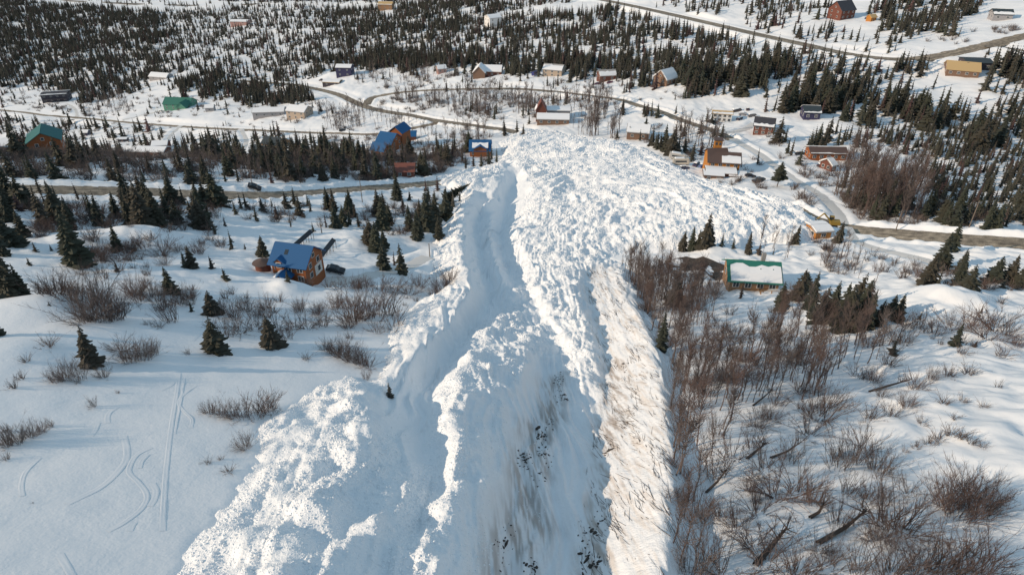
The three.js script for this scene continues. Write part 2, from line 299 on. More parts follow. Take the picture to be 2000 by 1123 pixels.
function deposit(x, d) { // debris above the old ground
  let h = ag(AH, x, d);
  const e = ag(ADIST, x, d), sm = ag(zSmooth, x, d), ck = 1 - sm, sc = ag(zScarp, x, d);
  if (e <= 0.01) return -0.6;
  const rim = 1 - Math.exp(-e / 1.6);
  const fx = x - fan0.x, fd = d - fan0.d, R = Math.hypot(fx, fd), th = Math.atan2(fx, fd), fan = smooth(8, 30, R) * smooth(fan0.d - 45, fan0.d + 5, d) * ck;
  const fl = x - flowX(d) + 1.5 * nz(x / 14, d / 22), run = 1 - smooth(fan0.d - 10, fan0.d + 40, d);
  h += rim * run * (1 - sc) * ((0.42 + 0.5 * sm) * (0.5 - Math.abs(nz(fl / 3.4, d / 38))) + (0.2 + 0.14 * sm) * nz(fl / 1.5 + 9, d / 20) + 0.12 * nz(fl / 0.7, d / 12) * (1 - ck));
  h += rim * ck * (0.75 + 0.5 * nz(x / 6, d / 6));
  h += rim * ck * ((0.8 - 0.6 * fan) * fbm(x / 8 + 3, d / 8, 2) + (1 - 0.4 * fan) * (0.2 * fbm(x / 4 + 3, d / 4 + 9, 2) + 0.15 * (0.6 - Math.abs(nz(x / 2.3, d / 2.3)))) + 0.12 * nz(x / 1.05, d / 1.05));
  const warp = 0.25 * nz(x / 30, d / 30);
  const Q = bandOf(x, d);
  h += rim * fan * (2.2 * (0.42 - Math.abs(nz(Q[0] / 9 + warp * 2, Q[1] * 0.6))) + 0.6 * (0.45 - Math.abs(nz(Q[0] / 3.6 + warp * 3 + 20, Q[1] * 0.9))) + 0.15 * nz(Q[0] / 7, Q[1] * 7));
  h += sm * rim * (1 - 0.85 * sc) * 0.35 * fbm(x / 7, d / 16, 2);
  h += sc * (0.07 * nz(x / 0.7, d / 6) + 0.22 * nz(x / 3, d / 18));
  return h;
}
const inDebris = (x, d) => ag(ADIST, x, d) > 0.3;
const surface = (x, d) => { const e = ag(ADIST, x, d); return e > 0.05 ? Math.max(base(x, d) + deposit(x, d), e < 2 ? land(x, d) - 0.4 : -1e9) : land(x, d); };
const S = (u, v) => { const s = site(u, v); s.y = surface(s.x, s.d); return s; };
console.log('land ready');

// ---------------------------------------------------------------- textures of the snow
function noiseTexture(n, f) {
  const data = new Uint8Array(n * n * 4);
  for (let j = 0; j < n; j++) for (let i = 0; i < n; i++) { const c = f(i / n, j / n); data.set([c[0], c[1], c[2], 255], (j * n + i) * 4); }
  const t = new THREE.DataTexture(data, n, n, THREE.RGBAFormat); t.wrapS = t.wrapT = THREE.RepeatWrapping; t.magFilter = THREE.LinearFilter; t.minFilter = THREE.LinearMipmapLinearFilter; t.generateMipmaps = true; t.needsUpdate = true; return t;
}
const loop = (u, v, f, z = 0) => { const a = u * 6.2832, b = v * 6.2832, r = f / 6.2832; return simplex.noise4d(Math.cos(a) * r + z, Math.sin(a) * r, Math.cos(b) * r, Math.sin(b) * r + z); };
const snowBump = noiseTexture(512, (u, v) => { const c = clamp(0.5 + 0.26 * loop(u, v, 9) + 0.14 * loop(u, v, 31, 5) + 0.10 * loop(u, v, 90, 9)) * 255; return [c, c, c]; });
const metres = (t, s) => { const c = t.clone(); c.repeat.set(1 / s, 1 / s); c.needsUpdate = true; return c; };
const snowMat = mat([0.86, 0.875, 0.89], { roughness: 0.72, bumpMap: metres(snowBump, 31), bumpScale: 0.08 });
const debrisMat = mat([1, 1, 1], { roughness: 0.78, vertexColors: true, bumpMap: metres(snowBump, 13), bumpScale: 0.22 });
const chunkMat = mat([0.87, 0.885, 0.9], { roughness: 0.75 });
const roofSnowMat = mat([0.87, 0.88, 0.895], { roughness: 0.75 });

// ---------------------------------------------------------------- ground sheet
function axis(lo, hi, step) { const a = [lo]; while (a[a.length - 1] < hi) a.push(a[a.length - 1] + step(a[a.length - 1])); return a; }
{
  const right = axis(0, 1500, x => 0.85 + Math.max(0, x - 125) * 0.011), left = axis(0, 1300, x => 0.85 + Math.max(0, x - 95) * 0.011);
  const xs = [...left.slice(1).reverse().map(x => -x), ...right];
  const ds = axis(-40, 2300, d => Math.max(0.6, d * 0.005 + Math.max(0, d - 1000) * 0.03));
  const nx = xs.length, nd = ds.length, pos = new Float32Array(nx * nd * 3), uv = new Float32Array(nx * nd * 2);
  ds.forEach((d, j) => xs.forEach((x, i) => {
    const k = j * nx + i, e = ag(ADIST, x, d);
    let y = land(x, d);
    if (e > 0) y = Math.min(y, lerp(y, base(x, d) + ag(AH, x, d), smooth(0, 2.5, e)) - 1.6 * smooth(0, 2.5, e));
    pos.set([x, y, -d], k * 3); uv.set([x, d], k * 2);
  }));
  const idx = new Uint32Array((nx - 1) * (nd - 1) * 6); let q = 0;
  for (let j = 0; j < nd - 1; j++) for (let i = 0; i < nx - 1; i++) { const a = j * nx + i; idx.set([a, a + 1, a + nx, a + 1, a + nx + 1, a + nx], q); q += 6; }
  const g = new THREE.BufferGeometry();
  g.setAttribute('position', new THREE.BufferAttribute(pos, 3)); g.setAttribute('uv', new THREE.BufferAttribute(uv, 2)); g.setIndex(new THREE.BufferAttribute(idx, 1));
  g.computeVertexNormals();
  put(new THREE.Mesh(g, snowMat), 'ground', 'smooth untouched snow over the valley side', 'snow', null, 'structure');
  console.log('ground', nx, nd);
}
// ---------------------------------------------------------------- debris sheet
{
  const xs = axis(AX0 + 1, AX0 + ANX * AS - 1, x => x > -7 && x < 27 ? 0.17 : 0.36), ds = axis(AD0 + 1, AD0 + AND * AS - 1, d => Math.max(0.36, d * 0.0034));
  const nx = xs.length, nd = ds.length, pos = [], uv = [], col = [], map = new Int32Array(nx * nd).fill(-1), idx = [];
  const snow = [0.86, 0.88, 0.9], dirt = [0.26, 0.205, 0.165], beige = [0.62, 0.51, 0.41], soil = [0.07, 0.055, 0.045];
  const near = (x, d) => ag(ADIST, x, d) > 0 || ag(ADIST, x + 0.8, d) > 0 || ag(ADIST, x - 0.8, d) > 0 || ag(ADIST, x, d + 1.3) > 0 || ag(ADIST, x, d - 1.3) > 0;
  ds.forEach((d, j) => xs.forEach((x, i) => {
    if (!near(x, d)) return;
    const e = ag(ADIST, x, d), y = e > 0.05 ? base(x, d) + deposit(x, d) : land(x, d) - 0.35;
    map[j * nx + i] = pos.length / 3;
    pos.push(x, e < 2 ? Math.max(y, land(x, d) - 0.35) : y, -d); uv.push(x, d);
    const c = snow.slice(), sc = ag(zScarp, x, d), di = ag(zDirt, x, d);
    const lean = x + d * 0.07, s1 = 0.5 + 0.5 * fbm(lean * 0.55, d * 0.045, 2), s2 = 0.5 + 0.5 * nz(lean * 2.6, d * 0.2), s3 = 0.5 + 0.5 * nz(lean * 1.3 + 40, d * 0.12);
    const f1 = clamp(sc * (0.05 + 0.45 * smooth(0.46, 0.74, s1 * 0.4 + s2 * 0.3 + s3 * 0.3))), f2 = clamp(di * (0.1 + 0.62 * smooth(0.38, 0.66, s1 * 0.45 + s2 * 0.3 + s3 * 0.25)));
    const f3 = clamp(di * smooth(0.3, 0.55, nz(x / 2.6 + 5, d / 6)) * smooth(0.5, 0.75, s2));
    for (let k = 0; k < 3; k++) { c[k] = lerp(c[k], beige[k], f1); c[k] = lerp(c[k], dirt[k], f2); c[k] = lerp(c[k], soil[k], f3 * 0.0); }
    col.push(...c);
  }));
  for (let j = 0; j < nd - 1; j++) for (let i = 0; i < nx - 1; i++) {
    const a = map[j * nx + i], b = map[j * nx + i + 1], c = map[(j + 1) * nx + i], e = map[(j + 1) * nx + i + 1];
    if (a >= 0 && b >= 0 && c >= 0 && e >= 0) idx.push(a, b, c, b, e, c);
  }
  const g = new THREE.BufferGeometry();
  g.setAttribute('position', new THREE.Float32BufferAttribute(pos, 3)); g.setAttribute('uv', new THREE.Float32BufferAttribute(uv, 2)); g.setAttribute('color', new THREE.Float32BufferAttribute(col, 3)); g.setIndex(idx);
  g.computeVertexNormals();
  put(new THREE.Mesh(g, debrisMat), 'avalanche_terrain', 'ploughed up avalanche snow with scraped bank, ridges and wide fan', 'avalanche', null, 'structure');
  console.log('debris tris', idx.length / 3);
}
// ---------------------------------------------------------------- snow blocks strewn over the debris
{
  const group = new THREE.Group();
  const shapes = [0, 1, 2].map(() => {
    const g = new THREE.IcosahedronGeometry(0.5, 0), p = g.attributes.position, seen = {};
    for (let k = 0; k < p.count; k++) {
      const key = [p.getX(k), p.getY(k), p.getZ(k)].map(v => v.toFixed(3)).join();
      const s = seen[key] ??= [rr(0.6, 1.35), rr(0.55, 1.2), rr(0.6, 1.35)];
      p.setXYZ(k, p.getX(k) * s[0], p.getY(k) * s[1], p.getZ(k) * s[2]);
    }
    g.deleteAttribute('normal'); g.deleteAttribute('uv'); return g;
  });
  const lists = [[], [], []], m = new THREE.Matrix4(), e = new THREE.Euler(), q = new THREE.Quaternion(), v = new THREE.Vector3(), s = new THREE.Vector3();
  for (let d = 20; d < 425; d += 0) {
    const step = Math.max(0.27, d * 0.0025); d += step;
    for (let x = AX0; x < AX0 + ANX * AS; x += step) {
      const px = x + rr(-0.5, 0.5) * step, pd = d + rr(-0.5, 0.5) * step, ed = ag(ADIST, px, pd);
      if (ed < 0.15) continue;
      const ck = 1 - ag(zSmooth, px, pd), clump = smooth(-0.5, 0.5, fbm(px / 4, pd / 4, 2)); if (ag(zScarp, px, pd) > 0.25 && rnd() > 0.02) continue;
      if (rnd() > (0.16 * smooth(-0.1, 0.5, fbm(px / 9, pd / 14, 2)) + 0.03 + 0.81 * ck * ck) * (0.6 + 0.6 * clump)) continue;
      const Q = bandOf(px, pd), band = pd > fan0.d - 20 ? nz(Q[0] / 5 + 0.5 * nz(px / 30, pd / 30), Q[1] * 1.2) : nz((px - flowX(pd)) / 4.5, pd / 30);
      const size = step * rr(0.4, 1.05) * (0.9 + 0.5 * band) * (rnd() < 0.02 ? 1.9 : 1) * (0.5 + 0.5 * ck);
      v.set(px, surface(px, pd) + size * rr(-0.3, 0.2), -pd); q.setFromEuler(e.set(rr(0, 6), rr(0, 6), rr(0, 6))); s.set(size * rr(0.8, 1.3), size * rr(0.7, 1.1), size * rr(0.8, 1.3));
      lists[Math.floor(rnd() * 3)].push(m.compose(v, q, s).clone());
    }
  }
  lists.forEach((l, k) => { const im = new THREE.InstancedMesh(shapes[k], chunkMat, l.length); im.name = 'snow_block'; l.forEach((a, i) => im.setMatrixAt(i, a)); group.add(im); });
  put(group, 'snow_debris', 'broken snow blocks strewn over the avalanche debris', 'snow blocks', null, 'stuff');
  console.log('blocks', lists.map(l => l.length));
}
// ---------------------------------------------------------------- roads
const gritTex = noiseTexture(256, (u, v) => { const c = 150 + 40 * loop(u, v, 6) + 30 * loop(u, v, 40, 3) + 20 * loop(u, v, 90, 7); return [c, c * 0.97, c * 0.93]; });
gritTex.colorSpace = THREE.SRGBColorSpace;
const roadMat = mat([0.95, 0.87, 0.74], { roughness: 0.9, vertexColors: true, map: metres(gritTex, 17) });
const packedMat = mat([0.66, 0.65, 0.63], { roughness: 0.9 });
for (const r of ROADS) {
  const f = new Faces(), uv = [], col = [], L = r.line, N = 13;
  L.forEach((p, k) => {
    const a = L[Math.max(0, k - 1)], b = L[Math.min(L.length - 1, k + 1)], tx = b[0] - a[0], td = b[1] - a[1], tl = Math.hypot(tx, td) || 1, nx = -td / tl, nd = tx / tl;
    for (let q = 0; q < N; q++) {
      const o = (q / (N - 1) - 0.5) * (r.w + 0.5 + 0.5 * nz(k / 6, q * 9)), x = p[0] + nx * o, d = p[1] + nd * o;
      f.v(x, p[2] - 0.02 - 0.1 * (2 * q / (N - 1) - 1) ** 2, -d); uv.push(x, d);
      const wear = 0.8 + 0.28 * nz(q * 0.9 + r.w, k / 60) + 0.2 * nz(q * 2.3, k / 12) + (q === 0 || q === N - 1 ? 0.5 * nz(k / 4, q) : 0); col.push(wear, wear * 0.99, wear * 0.98);
      if (k && q) { const e = k * N + q; f.q(e, e - 1, e - N - 1, e - N); }
    }
  });
  const g = f.geo(true); g.setAttribute('uv', new THREE.Float32BufferAttribute(uv, 2)); g.setAttribute('color', new THREE.Float32BufferAttribute(col, 3));
  put(new THREE.Mesh(g, r.name === 'road' ? roadMat : packedMat), r.name, r.label, 'road', null, 'structure');
}
// ---------------------------------------------------------------- tracks ridden into the open snowfield
const TRACKS = [
  [[[348, 725], [338, 800], [330, 870], [322, 950], [317, 1040]], 0.55, 'straight snowmobile track crossing the open snowfield'],
  [[[358, 735], [349, 800], [341, 850]], 0.25, 'straight faint track beside the snowmobile track'],
  [[[240, 852], [247, 880], [244, 905], [225, 930], [195, 955], [160, 972], [130, 986]], 0.7, 'long curved ski track in the open snow'],
  [[[295, 876], [268, 890], [254, 912], [252, 926], [270, 945], [285, 965], [286, 980], [270, 1003], [240, 1025], [210, 1040]], 0.55, 'S shaped ski track in the open snow'],
  [[[288, 890], [276, 905], [272, 918]], 0.5, 'short bent ski track inside the S shaped one'],
  [[[297, 947], [305, 962], [300, 980], [292, 992]], 0.6, 'short arc of ski track next to the S shaped one'],
  [[[228, 792], [212, 803], [207, 815], [208, 825]], 0.6, 'hooked ski track near the lone round bush'],
  [[[345, 735], [330, 750], [310, 760]], 0.5, 'short ski track meeting the straight track'],
  [[[380, 750], [356, 768], [347, 785], [360, 805], [374, 820], [372, 838]], 0.45, 'faint wavy track by the willow hedge'],
  [[[75, 892], [48, 920], [40, 945], [42, 970]], 0.45, 'faint arc of track on the open snow'],
  [[[262, 1024], [253, 1040]], 0.5, 'very short ski track on the open snow'],
  [[[116, 1085], [128, 1105], [138, 1123], [150, 1150]], 0.6, 'track leaving the snowfield uphill'],
  [[[190, 823], [184, 840], [175, 852]], 0.5, 'small ski track scrape on the open snow'],
  [[[1760, 985], [1805, 1000], [1850, 1010], [1890, 1022]], 0.8, 'snow furrow beside the big willow bushes'],
  [[[720, 470], [690, 448], [660, 432], [625, 415]], 2.0, 'wide trodden trail up to the solar panels'],
  [[[375, 668], [400, 640], [400, 615], [385, 600]], 0.6, 'ski track by the two small spruces'],
];
for (const [pts, w, label] of TRACKS) {
  const L = curve(W(pts), 0.5), f = new Faces(), P = [[-1, -0.03], [-0.6, 0.13], [-0.3, 0.03], [0.3, 0.03], [0.6, 0.13], [1, -0.03]];
  L.forEach((p, k) => {
    const a = L[Math.max(0, k - 1)], b = L[Math.min(L.length - 1, k + 1)], tx = b[0] - a[0], td = b[1] - a[1], tl = Math.hypot(tx, td) || 1, fade = Math.min(1, k / 4, (L.length - 1 - k) / 4);
    P.forEach(([o, h], q) => { const x = p[0] - td / tl * o * w * 0.5, d = p[1] + tx / tl * o * w * 0.5; f.v(x, land(x, d) + 0.02 + 0.2 * h * fade * (0.75 + 0.5 * nz(k / 5, q)), -d); if (k && q) { const e = k * 6 + q; f.q(e, e - 1, e - 7, e - 6); } });
  });
  put(new THREE.Mesh(f.geo(true), snowMat.clone()), 'snow_track', label, 'track', null, 'structure').material.bumpMap = null;
}
// ---------------------------------------------------------------- spruces
function spruceShape(whorls, per, R, ragged) {
  const f = new Faces();
  const n = 7; for (let k = 0; k < n; k++) { const a = k / n * 6.283, b = (k + 1) / n * 6.283; f.t(f.v(Math.cos(a) * R * 0.42, 0.06, Math.sin(a) * R * 0.42), f.v(0, 0.93, 0), f.v(Math.cos(b) * R * 0.42, 0.06, Math.sin(b) * R * 0.42)); }
  for (let i = 0; i < whorls; i++) {
    const t = 0.03 + 0.95 * (i / (whorls - 1)) ** 0.92, r0 = R * (Math.pow(1 - t, 0.82) + 0.035) * (t < 0.1 ? 0.85 : 1), nb = Math.max(4, Math.round(per * (1 - 0.45 * t)));
    const turn = rr(0, 6);
    for (let b = 0; b < nb; b++) {
      const a = turn + (b + rr(-0.3, 0.3)) / nb * 6.283, r = r0 * rr(1 - ragged, 1 + ragged), y = t + rr(-0.018, 0.018), w = Math.max(0.012, r * rr(0.26, 0.42)), c = Math.cos(a), s = Math.sin(a), dr = r * rr(0.18, 0.5);
      const P = (q, o, h) => f.v(c * q * r - s * o, y + h, s * q * r + c * o);
      const B = P(0, 0, 0.025), M = P(0.55, 0, -dr * 0.35 + 0.012), l = P(0.5, w, -dr * 0.75), q = P(0.5, -w, -dr * 0.75), l2 = P(0.82, w * 0.55, -dr * 0.95), q2 = P(0.82, -w * 0.55, -dr * 0.95), T = P(1, 0, -dr * 0.8);
      f.t(B, l, M); f.t(B, M, q); f.t(l, l2, M); f.t(M, q2, q); f.t(l2, T, M); f.t(M, T, q2);
    }
  }
  return f.geo();
}
const spruceMats = [[0.030, 0.036, 0.026], [0.036, 0.042, 0.028], [0.042, 0.043, 0.030], [0.046, 0.042, 0.031]].map(c => mat(c, { roughness: 0.9 }));
const barkMat = mat([0.10, 0.075, 0.06]);
const spruceNear = [spruceShape(21, 11, 0.255, 0.35), spruceShape(18, 10, 0.32, 0.4), spruceShape(22, 9, 0.21, 0.4), spruceShape(16, 11, 0.36, 0.35), spruceShape(17, 9, 0.24, 0.55), spruceShape(17, 9, 0.28, 0.6)];
const spruceFar = [spruceShape(9, 7, 0.18, 0.45), spruceShape(8, 7, 0.24, 0.5), spruceShape(10, 6, 0.14, 0.5)];
const trunkShape = (() => { const f = new Faces(); f.stick([0, -0.08, 0], [0, 0.9, 0], 0.016, 0.003, 6); return f.geo(); })();
const SP = []; // u, v or x, d ; height
function addSpruce(x, d, h, zone, shape) { SP.push({ x, d, h, zone, shape: shape ?? -1, size: h / Math.hypot(x, 160 - base(x, d), d) }); }
const sp = (list, zone) => { for (const [u, v, hp, k] of list) { const s = site(u, v), el = Math.asin(clamp((160 - base(s.x, s.d)) / s.t)); addSpruce(s.x, s.d, hp * s.m / Math.cos(el), zone, k); } };
const ZONES = {
  field: ['dark spruce standing in the shrubby snowfield uphill of the blue roofed chalet', 'spruces on the shrubby snowfield'],
  west: ['tall dark spruce in the scrub between the main road and the snowfield drifts', 'spruces below the main road'],
  chalet: ['dark spruce in the yard around the blue roofed chalet', 'spruces around the chalet'],
  roadrow: ['slim spruce lining the main road west of the avalanche', 'spruces lining the main road'],
  tiny: ['tiny dark spruce sticking out of the avalanche snow on its west rim', null],
  greenrow: ['black spruce in the short row behind the snow covered green roof', 'spruces behind the green roofed house'],
  stand: ['dark spruce in the dense stand east of the green roofed house', 'spruces east of the green roofed house'],
  drive: ['leaning spruce along the looping drive off the main road', 'spruces along the looping drive'],
  bank: ['slender ragged spruce on the crest of the scraped bank', null],
  birch: ['rusty dark spruce among the bare birches above the scraped bank', 'spruces among the bare birches'],
  homes: ['dark spruce in the wooded plots between the main road and the narrow lane', 'spruces among the hillside homes'],
  beyond: ['narrow spruce in the forest beyond the houses', 'forest spruces beyond the houses'],
  east: ['narrow spruce in the forest slope above the eastern main road', 'forest spruces on the eastern slope'],
};
sp([[-6, 668, 50, 3], [178, 714, 72, 0], [422, 686, 64, 1], [532, 676, 60, 3], [414, 613, 46, 3], [373, 606, 24, 3], [440, 549, 26, 3], [414, 527, 28, 3], [334, 571, 52, 1], [362, 528, 36, 1], [376, 528, 42, 0], [155, 521, 108, 0], [140, 490, 60, 1], [26, 590, 92, 0], [48, 588, 60, 1], [228, 488, 48, 0], [230, 535, 26, 3], [58, 522, 18, 3], [98, 486, 14, 3], [68, 490, 22, 3], [452, 484, 38, 1], [478, 487, 14, 3], [512, 497, 40, 0], [105, 620, 10, 3]], 'field');
sp([[18, 480, 68, 1], [45, 464, 50, 0], [5, 500, 50, 1], [115, 446, 44, 1], [138, 450, 55, 0], [258, 446, 62, 0], [284, 452, 88, 0], [270, 440, 74, 2], [308, 446, 70, 0], [330, 430, 52, 0], [345, 440, 48, 1], [392, 448, 66, 0], [407, 452, 40, 1], [376, 430, 40, 0], [205, 450, 40, 0], [225, 425, 50, 0], [190, 440, 40, 1], [95, 420, 42, 0], [60, 400, 46, 0], [40, 390, 40, 0], [170, 410, 40, 0], [110, 395, 40, 1], [240, 400, 40, 0], [78, 378, 42, 0], [150, 385, 36, 1], [20, 402, 40, 0], [300, 420, 50, 0], [322, 405, 40, 0], [360, 405, 40, 2], [278, 395, 50, 0], [420, 460, 30, 3], [440, 445, 24, 0]], 'west');
sp([[785, 536, 60, 0], [749, 525, 48, 1], [770, 520, 30, 0], [736, 492, 60, 0], [724, 482, 46, 1], [752, 486, 40, 0], [858, 475, 40, 0], [816, 470, 56, 0], [800, 455, 50, 0], [836, 458, 80, 0], [850, 440, 66, 0], [872, 428, 56, 1], [822, 440, 48, 0], [565, 562, 26, 2], [612, 456, 22, 2], [567, 441, 28, 1], [540, 425, 32, 1], [500, 432, 34, 0], [655, 442, 52, 0], [670, 436, 40, 1], [748, 448, 66, 0], [760, 440, 40, 0], [636, 440, 34, 1], [700, 440, 30, 3]], 'chalet');
sp([[558, 402, 36, 2], [585, 418, 40, 0], [606, 412, 30, 0], [641, 408, 44, 2], [651, 412, 42, 0], [684, 405, 40, 0], [738, 420, 54, 0], [752, 424, 48, 2], [775, 388, 50, 0], [832, 372, 26, 0], [512, 408, 32, 1], [470, 405, 34, 0], [440, 398, 36, 2], [420, 388, 22, 0], [800, 390, 22, 2], [870, 398, 34, 1], [885, 402, 34, 1], [898, 392, 26, 3], [460, 420, 30, 1], [530, 400, 20, 3]], 'roadrow');
{ const s = site(757, 742, 3.2); addSpruce(s.x, s.d, 3.2, 'tiny', 3); }
sp([[1332, 494, 42, 1], [1350, 496, 46, 0], [1374, 498, 68, 1], [1362, 496, 40, 1], [1385, 497, 44, 1], [1407, 497, 30, 3], [1430, 497, 22, 3], [1460, 502, 42, 0], [1480, 503, 22, 3], [1552, 479, 40, 1], [1636, 476, 44, 1], [1510, 500, 18, 3]], 'greenrow');
sp([[1527, 598, 50, 0], [1558, 582, 56, 0], [1574, 566, 42, 1], [1593, 560, 36, 0], [1600, 626, 74, 0], [1622, 616, 70, 1], [1640, 632, 80, 0], [1655, 642, 88, 0], [1676, 632, 84, 1], [1694, 640, 72, 0], [1712, 634, 52, 1], [1750, 629, 54, 1], [1738, 620, 40, 0], [1585, 600, 60, 0], [1665, 605, 70, 0], [1690, 600, 56, 1], [1795, 627, 20, 3], [1866, 674, 42, 0], [1912, 622, 20, 3], [1906, 676, 16, 3], [1768, 542, 18, 3], [1762, 542, 12, 3], [1744, 690, 36, 1]], 'stand');
sp([[1810, 562, 66, 0], [1838, 522, 66, 0], [1858, 492, 62, 2], [1870, 562, 60, 0], [1886, 582, 52, 1], [1800, 566, 36, 1], [1830, 566, 40, 1], [1940, 556, 50, 1], [1968, 556, 56, 0], [1990, 562, 54, 0], [1955, 570, 30, 1], [1875, 530, 50, 2], [2010, 560, 50, 0]], 'drive');
sp([[1290, 692, 78, 2]], 'bank');
sp([[1318, 592, 50, 3], [1447, 582, 34, 0], [1330, 560, 22, 0], [1365, 545, 26, 2]], 'birch');
sp([[1300, 298, 42, 0], [1312, 301, 46, 1], [1325, 299, 40, 0], [1290, 295, 34, 1], [1338, 297, 34, 0], [1280, 290, 30, 0], [1230, 272, 26, 0], [1250, 276, 24, 1], [1205, 272, 22, 0], [1395, 268, 26, 0], [1410, 268, 30, 0], [1272, 230, 34, 0], [1284, 232, 30, 2], [1264, 226, 26, 0], [1320, 222, 20, 1], [1380, 240, 30, 0], [1390, 242, 26, 0], [1538, 300, 34, 0], [1545, 306, 38, 0], [1560, 322, 34, 1], [1575, 300, 40, 0], [1590, 298, 30, 1], [1480, 322, 34, 2], [1600, 290, 28, 0], [1585, 285, 32, 0], [1010, 262, 30, 0], [1022, 268, 24, 0], [985, 265, 36, 1], [970, 322, 34, 0], [955, 330, 36, 0], [940, 328, 32, 1], [925, 330, 34, 0], [960, 310, 30, 2], [910, 335, 30, 0]], 'homes');
function spread(poly, density, h0, h1, zone, keep) { // trees per hectare over a surveyed area
  const P = W(poly); let x0 = 1e9, x1 = -1e9, d0 = 1e9, d1 = -1e9;
  for (const [x, d] of P) { x0 = Math.min(x0, x); x1 = Math.max(x1, x); d0 = Math.min(d0, d); d1 = Math.max(d1, d); }
  const n = Math.round((x1 - x0) * (d1 - d0) * density / 1e4), out = [];
  for (let k = 0; k < n; k++) {
    const x = rr(x0, x1), d = rr(d0, d1), c = fbm(x / 38, d / 38 + 200, 2);
    if (!inside(P, x + (d > 260 ? 14 : 2) * nz(x / 30, d / 30), d + (d > 260 ? 14 : 2) * nz(x / 30 + 70, d / 30)) || roadAt(x, d)[0] < 2.5 || ag(ADIST, x, d) > (x > 4 && d < 185 ? 2.4 : 0)) continue;
    if (d > 330 ? rnd() > 0.12 + 1.2 * smooth(-0.3, 0.35, c + 0.45 * nz(x / 13, d / 13)) : rnd() > 0.35 + 1.1 * smooth(-0.35, 0.35, c)) continue;
    if (keep && !keep(x, d)) continue;
    out.push([x, d, rr(h0, h1) * rr(0.75, 1.15)]);
  }
  return out;
}
const HOMES = [], MARKS = [], FRONTS = []; // filled below before the forests are planted
const forests = [];
const forest = (poly, density, h0, h1, zone) => forests.push([poly, density, h0, h1, zone]);
// dense woods far up the valley floor
forest([[-60, -10], [180, 14], [300, 22], [330, 60], [300, 100], [330, 150], [270, 178], [180, 200], [60, 165], [-60, 180]], 441, 8.1, 14.3, 'beyond');
forest([[300, 20], [470, 16], [640, 12], [660, 80], [620, 150], [560, 155], [330, 150], [290, 90]], 257, 7.1, 12.2, 'beyond');
forest([[330, 160], [420, 152], [560, 158], [600, 175], [640, 200], [560, 208], [430, 195], [360, 185]], 918, 8.1, 13.2, 'beyond');
forest([[640, 14], [740, 18], [860, 0], [960, 0], [980, 30], [1120, 30], [1200, 12], [1250, 40], [1480, 90], [1500, 120], [1400, 150], [1200, 130], [1000, 120], [700, 130], [640, 90]], 452, 7.1, 13.2, 'beyond');
forest([[420, -6], [760, -14], [1100, -22], [1130, 2], [960, 20], [700, 4], [440, 4]], 368, 7.1, 12.2, 'beyond');
forest([[560, 120], [760, 105], [900, 115], [1140, 115], [1300, 125], [1460, 130], [1480, 160], [1340, 180], [1260, 170], [1200, 160], [1000, 148], [860, 140], [700, 140], [640, 138]], 734, 8.1, 14.3, 'beyond');
forest([[1330, 160], [1500, 120], [1640, 160], [1720, 190], [1860, 240], [1700, 250], [1640, 230], [1540, 220], [1440, 190], [1330, 200]], 1019, 8.7, 15.2, 'east');
forest([[1500, 95], [1640, 120], [1800, 125], [1840, 150], [1900, 160], [2050, 110], [2060, 300], [1900, 300], [1720, 190], [1560, 140]], 332, 7.6, 13.1, 'east');
forest([[1660, 240], [1860, 240], [2060, 260], [2060, 440], [1920, 440], [1820, 400], [1800, 330], [1760, 300]], 1008, 4.5, 8.1, 'east');
forest([[1860, 120], [2050, 105], [2060, 200], [1960, 200]], 590, 8.7, 13.1, 'east');
forest([[1200, -20], [1600, -20], [1620, 40], [1760, 100], [1700, 105], [1560, 75], [1420, 45]], 182, 7.6, 13.1, 'east');
forest([[1700, 0], [1900, -20], [1940, 20], [1870, 40], [1880, 75], [1790, 85], [1720, 60]], 482, 8.7, 14.0, 'east');
forest([[1570, 250], [1670, 270], [1680, 300], [1560, 296], [1520, 280]], 482, 7.6, 11.9, 'east');
forest([[-60, 20], [1000, 20], [1400, 60], [2050, 120], [2050, 300], [1500, 200], [1000, 165], [600, 160], [300, 190], [-60, 200]], 44, 4.9, 9.8, 'beyond');
forest([[1180, 150], [1330, 160], [1330, 200], [1260, 196], [1180, 176]], 136, 5.7, 9.8, 'beyond');
forest([[-60, 165], [200, 175], [360, 190], [640, 208], [700, 225], [640, 256], [400, 246], [150, 226], [-60, 212]], 34, 5, 10, 'homes');
forest([[860, 142], [1180, 158], [1330, 190], [1400, 255], [1180, 185], [900, 170]], 40, 5, 10, 'homes');
forest([[-200, -70], [2200, -70], [2200, -20], [1150, -26], [0, -16], [-200, -5]], 70, 7, 12, 'beyond');
// among the homes
forest([[-60, 378], [180, 385], [420, 392], [430, 440], [400, 462], [240, 455], [100, 450], [-60, 470]], 230, 6.0, 12.0, 'west');
forest([[420, 392], [600, 392], [880, 372], [890, 400], [800, 450], [700, 440], [560, 412], [440, 410]], 120, 4.5, 8.5, 'roadrow');
forest([[-60, 335], [200, 345], [470, 352], [600, 345], [640, 355], [480, 366], [200, 358], [-60, 352]], 132, 6.0, 10.0, 'homes');
forest([[-60, 230], [180, 240], [250, 262], [300, 250], [460, 262], [480, 300], [380, 322], [330, 300], [240, 300], [210, 330], [-60, 330]], 162, 8.0, 13.0, 'homes');
forest([[380, 262], [470, 265], [620, 262], [660, 300], [560, 340], [420, 330], [340, 300]], 184, 8.0, 12.0, 'homes');
forest([[660, 290], [720, 300], [860, 280], [960, 300], [975, 330], [900, 335], [800, 350], [560, 360], [480, 335], [600, 320]], 194, 7.0, 12.0, 'homes');
forest([[200, 325], [470, 330], [480, 365], [200, 360]], 130, 7.0, 11.0, 'homes');
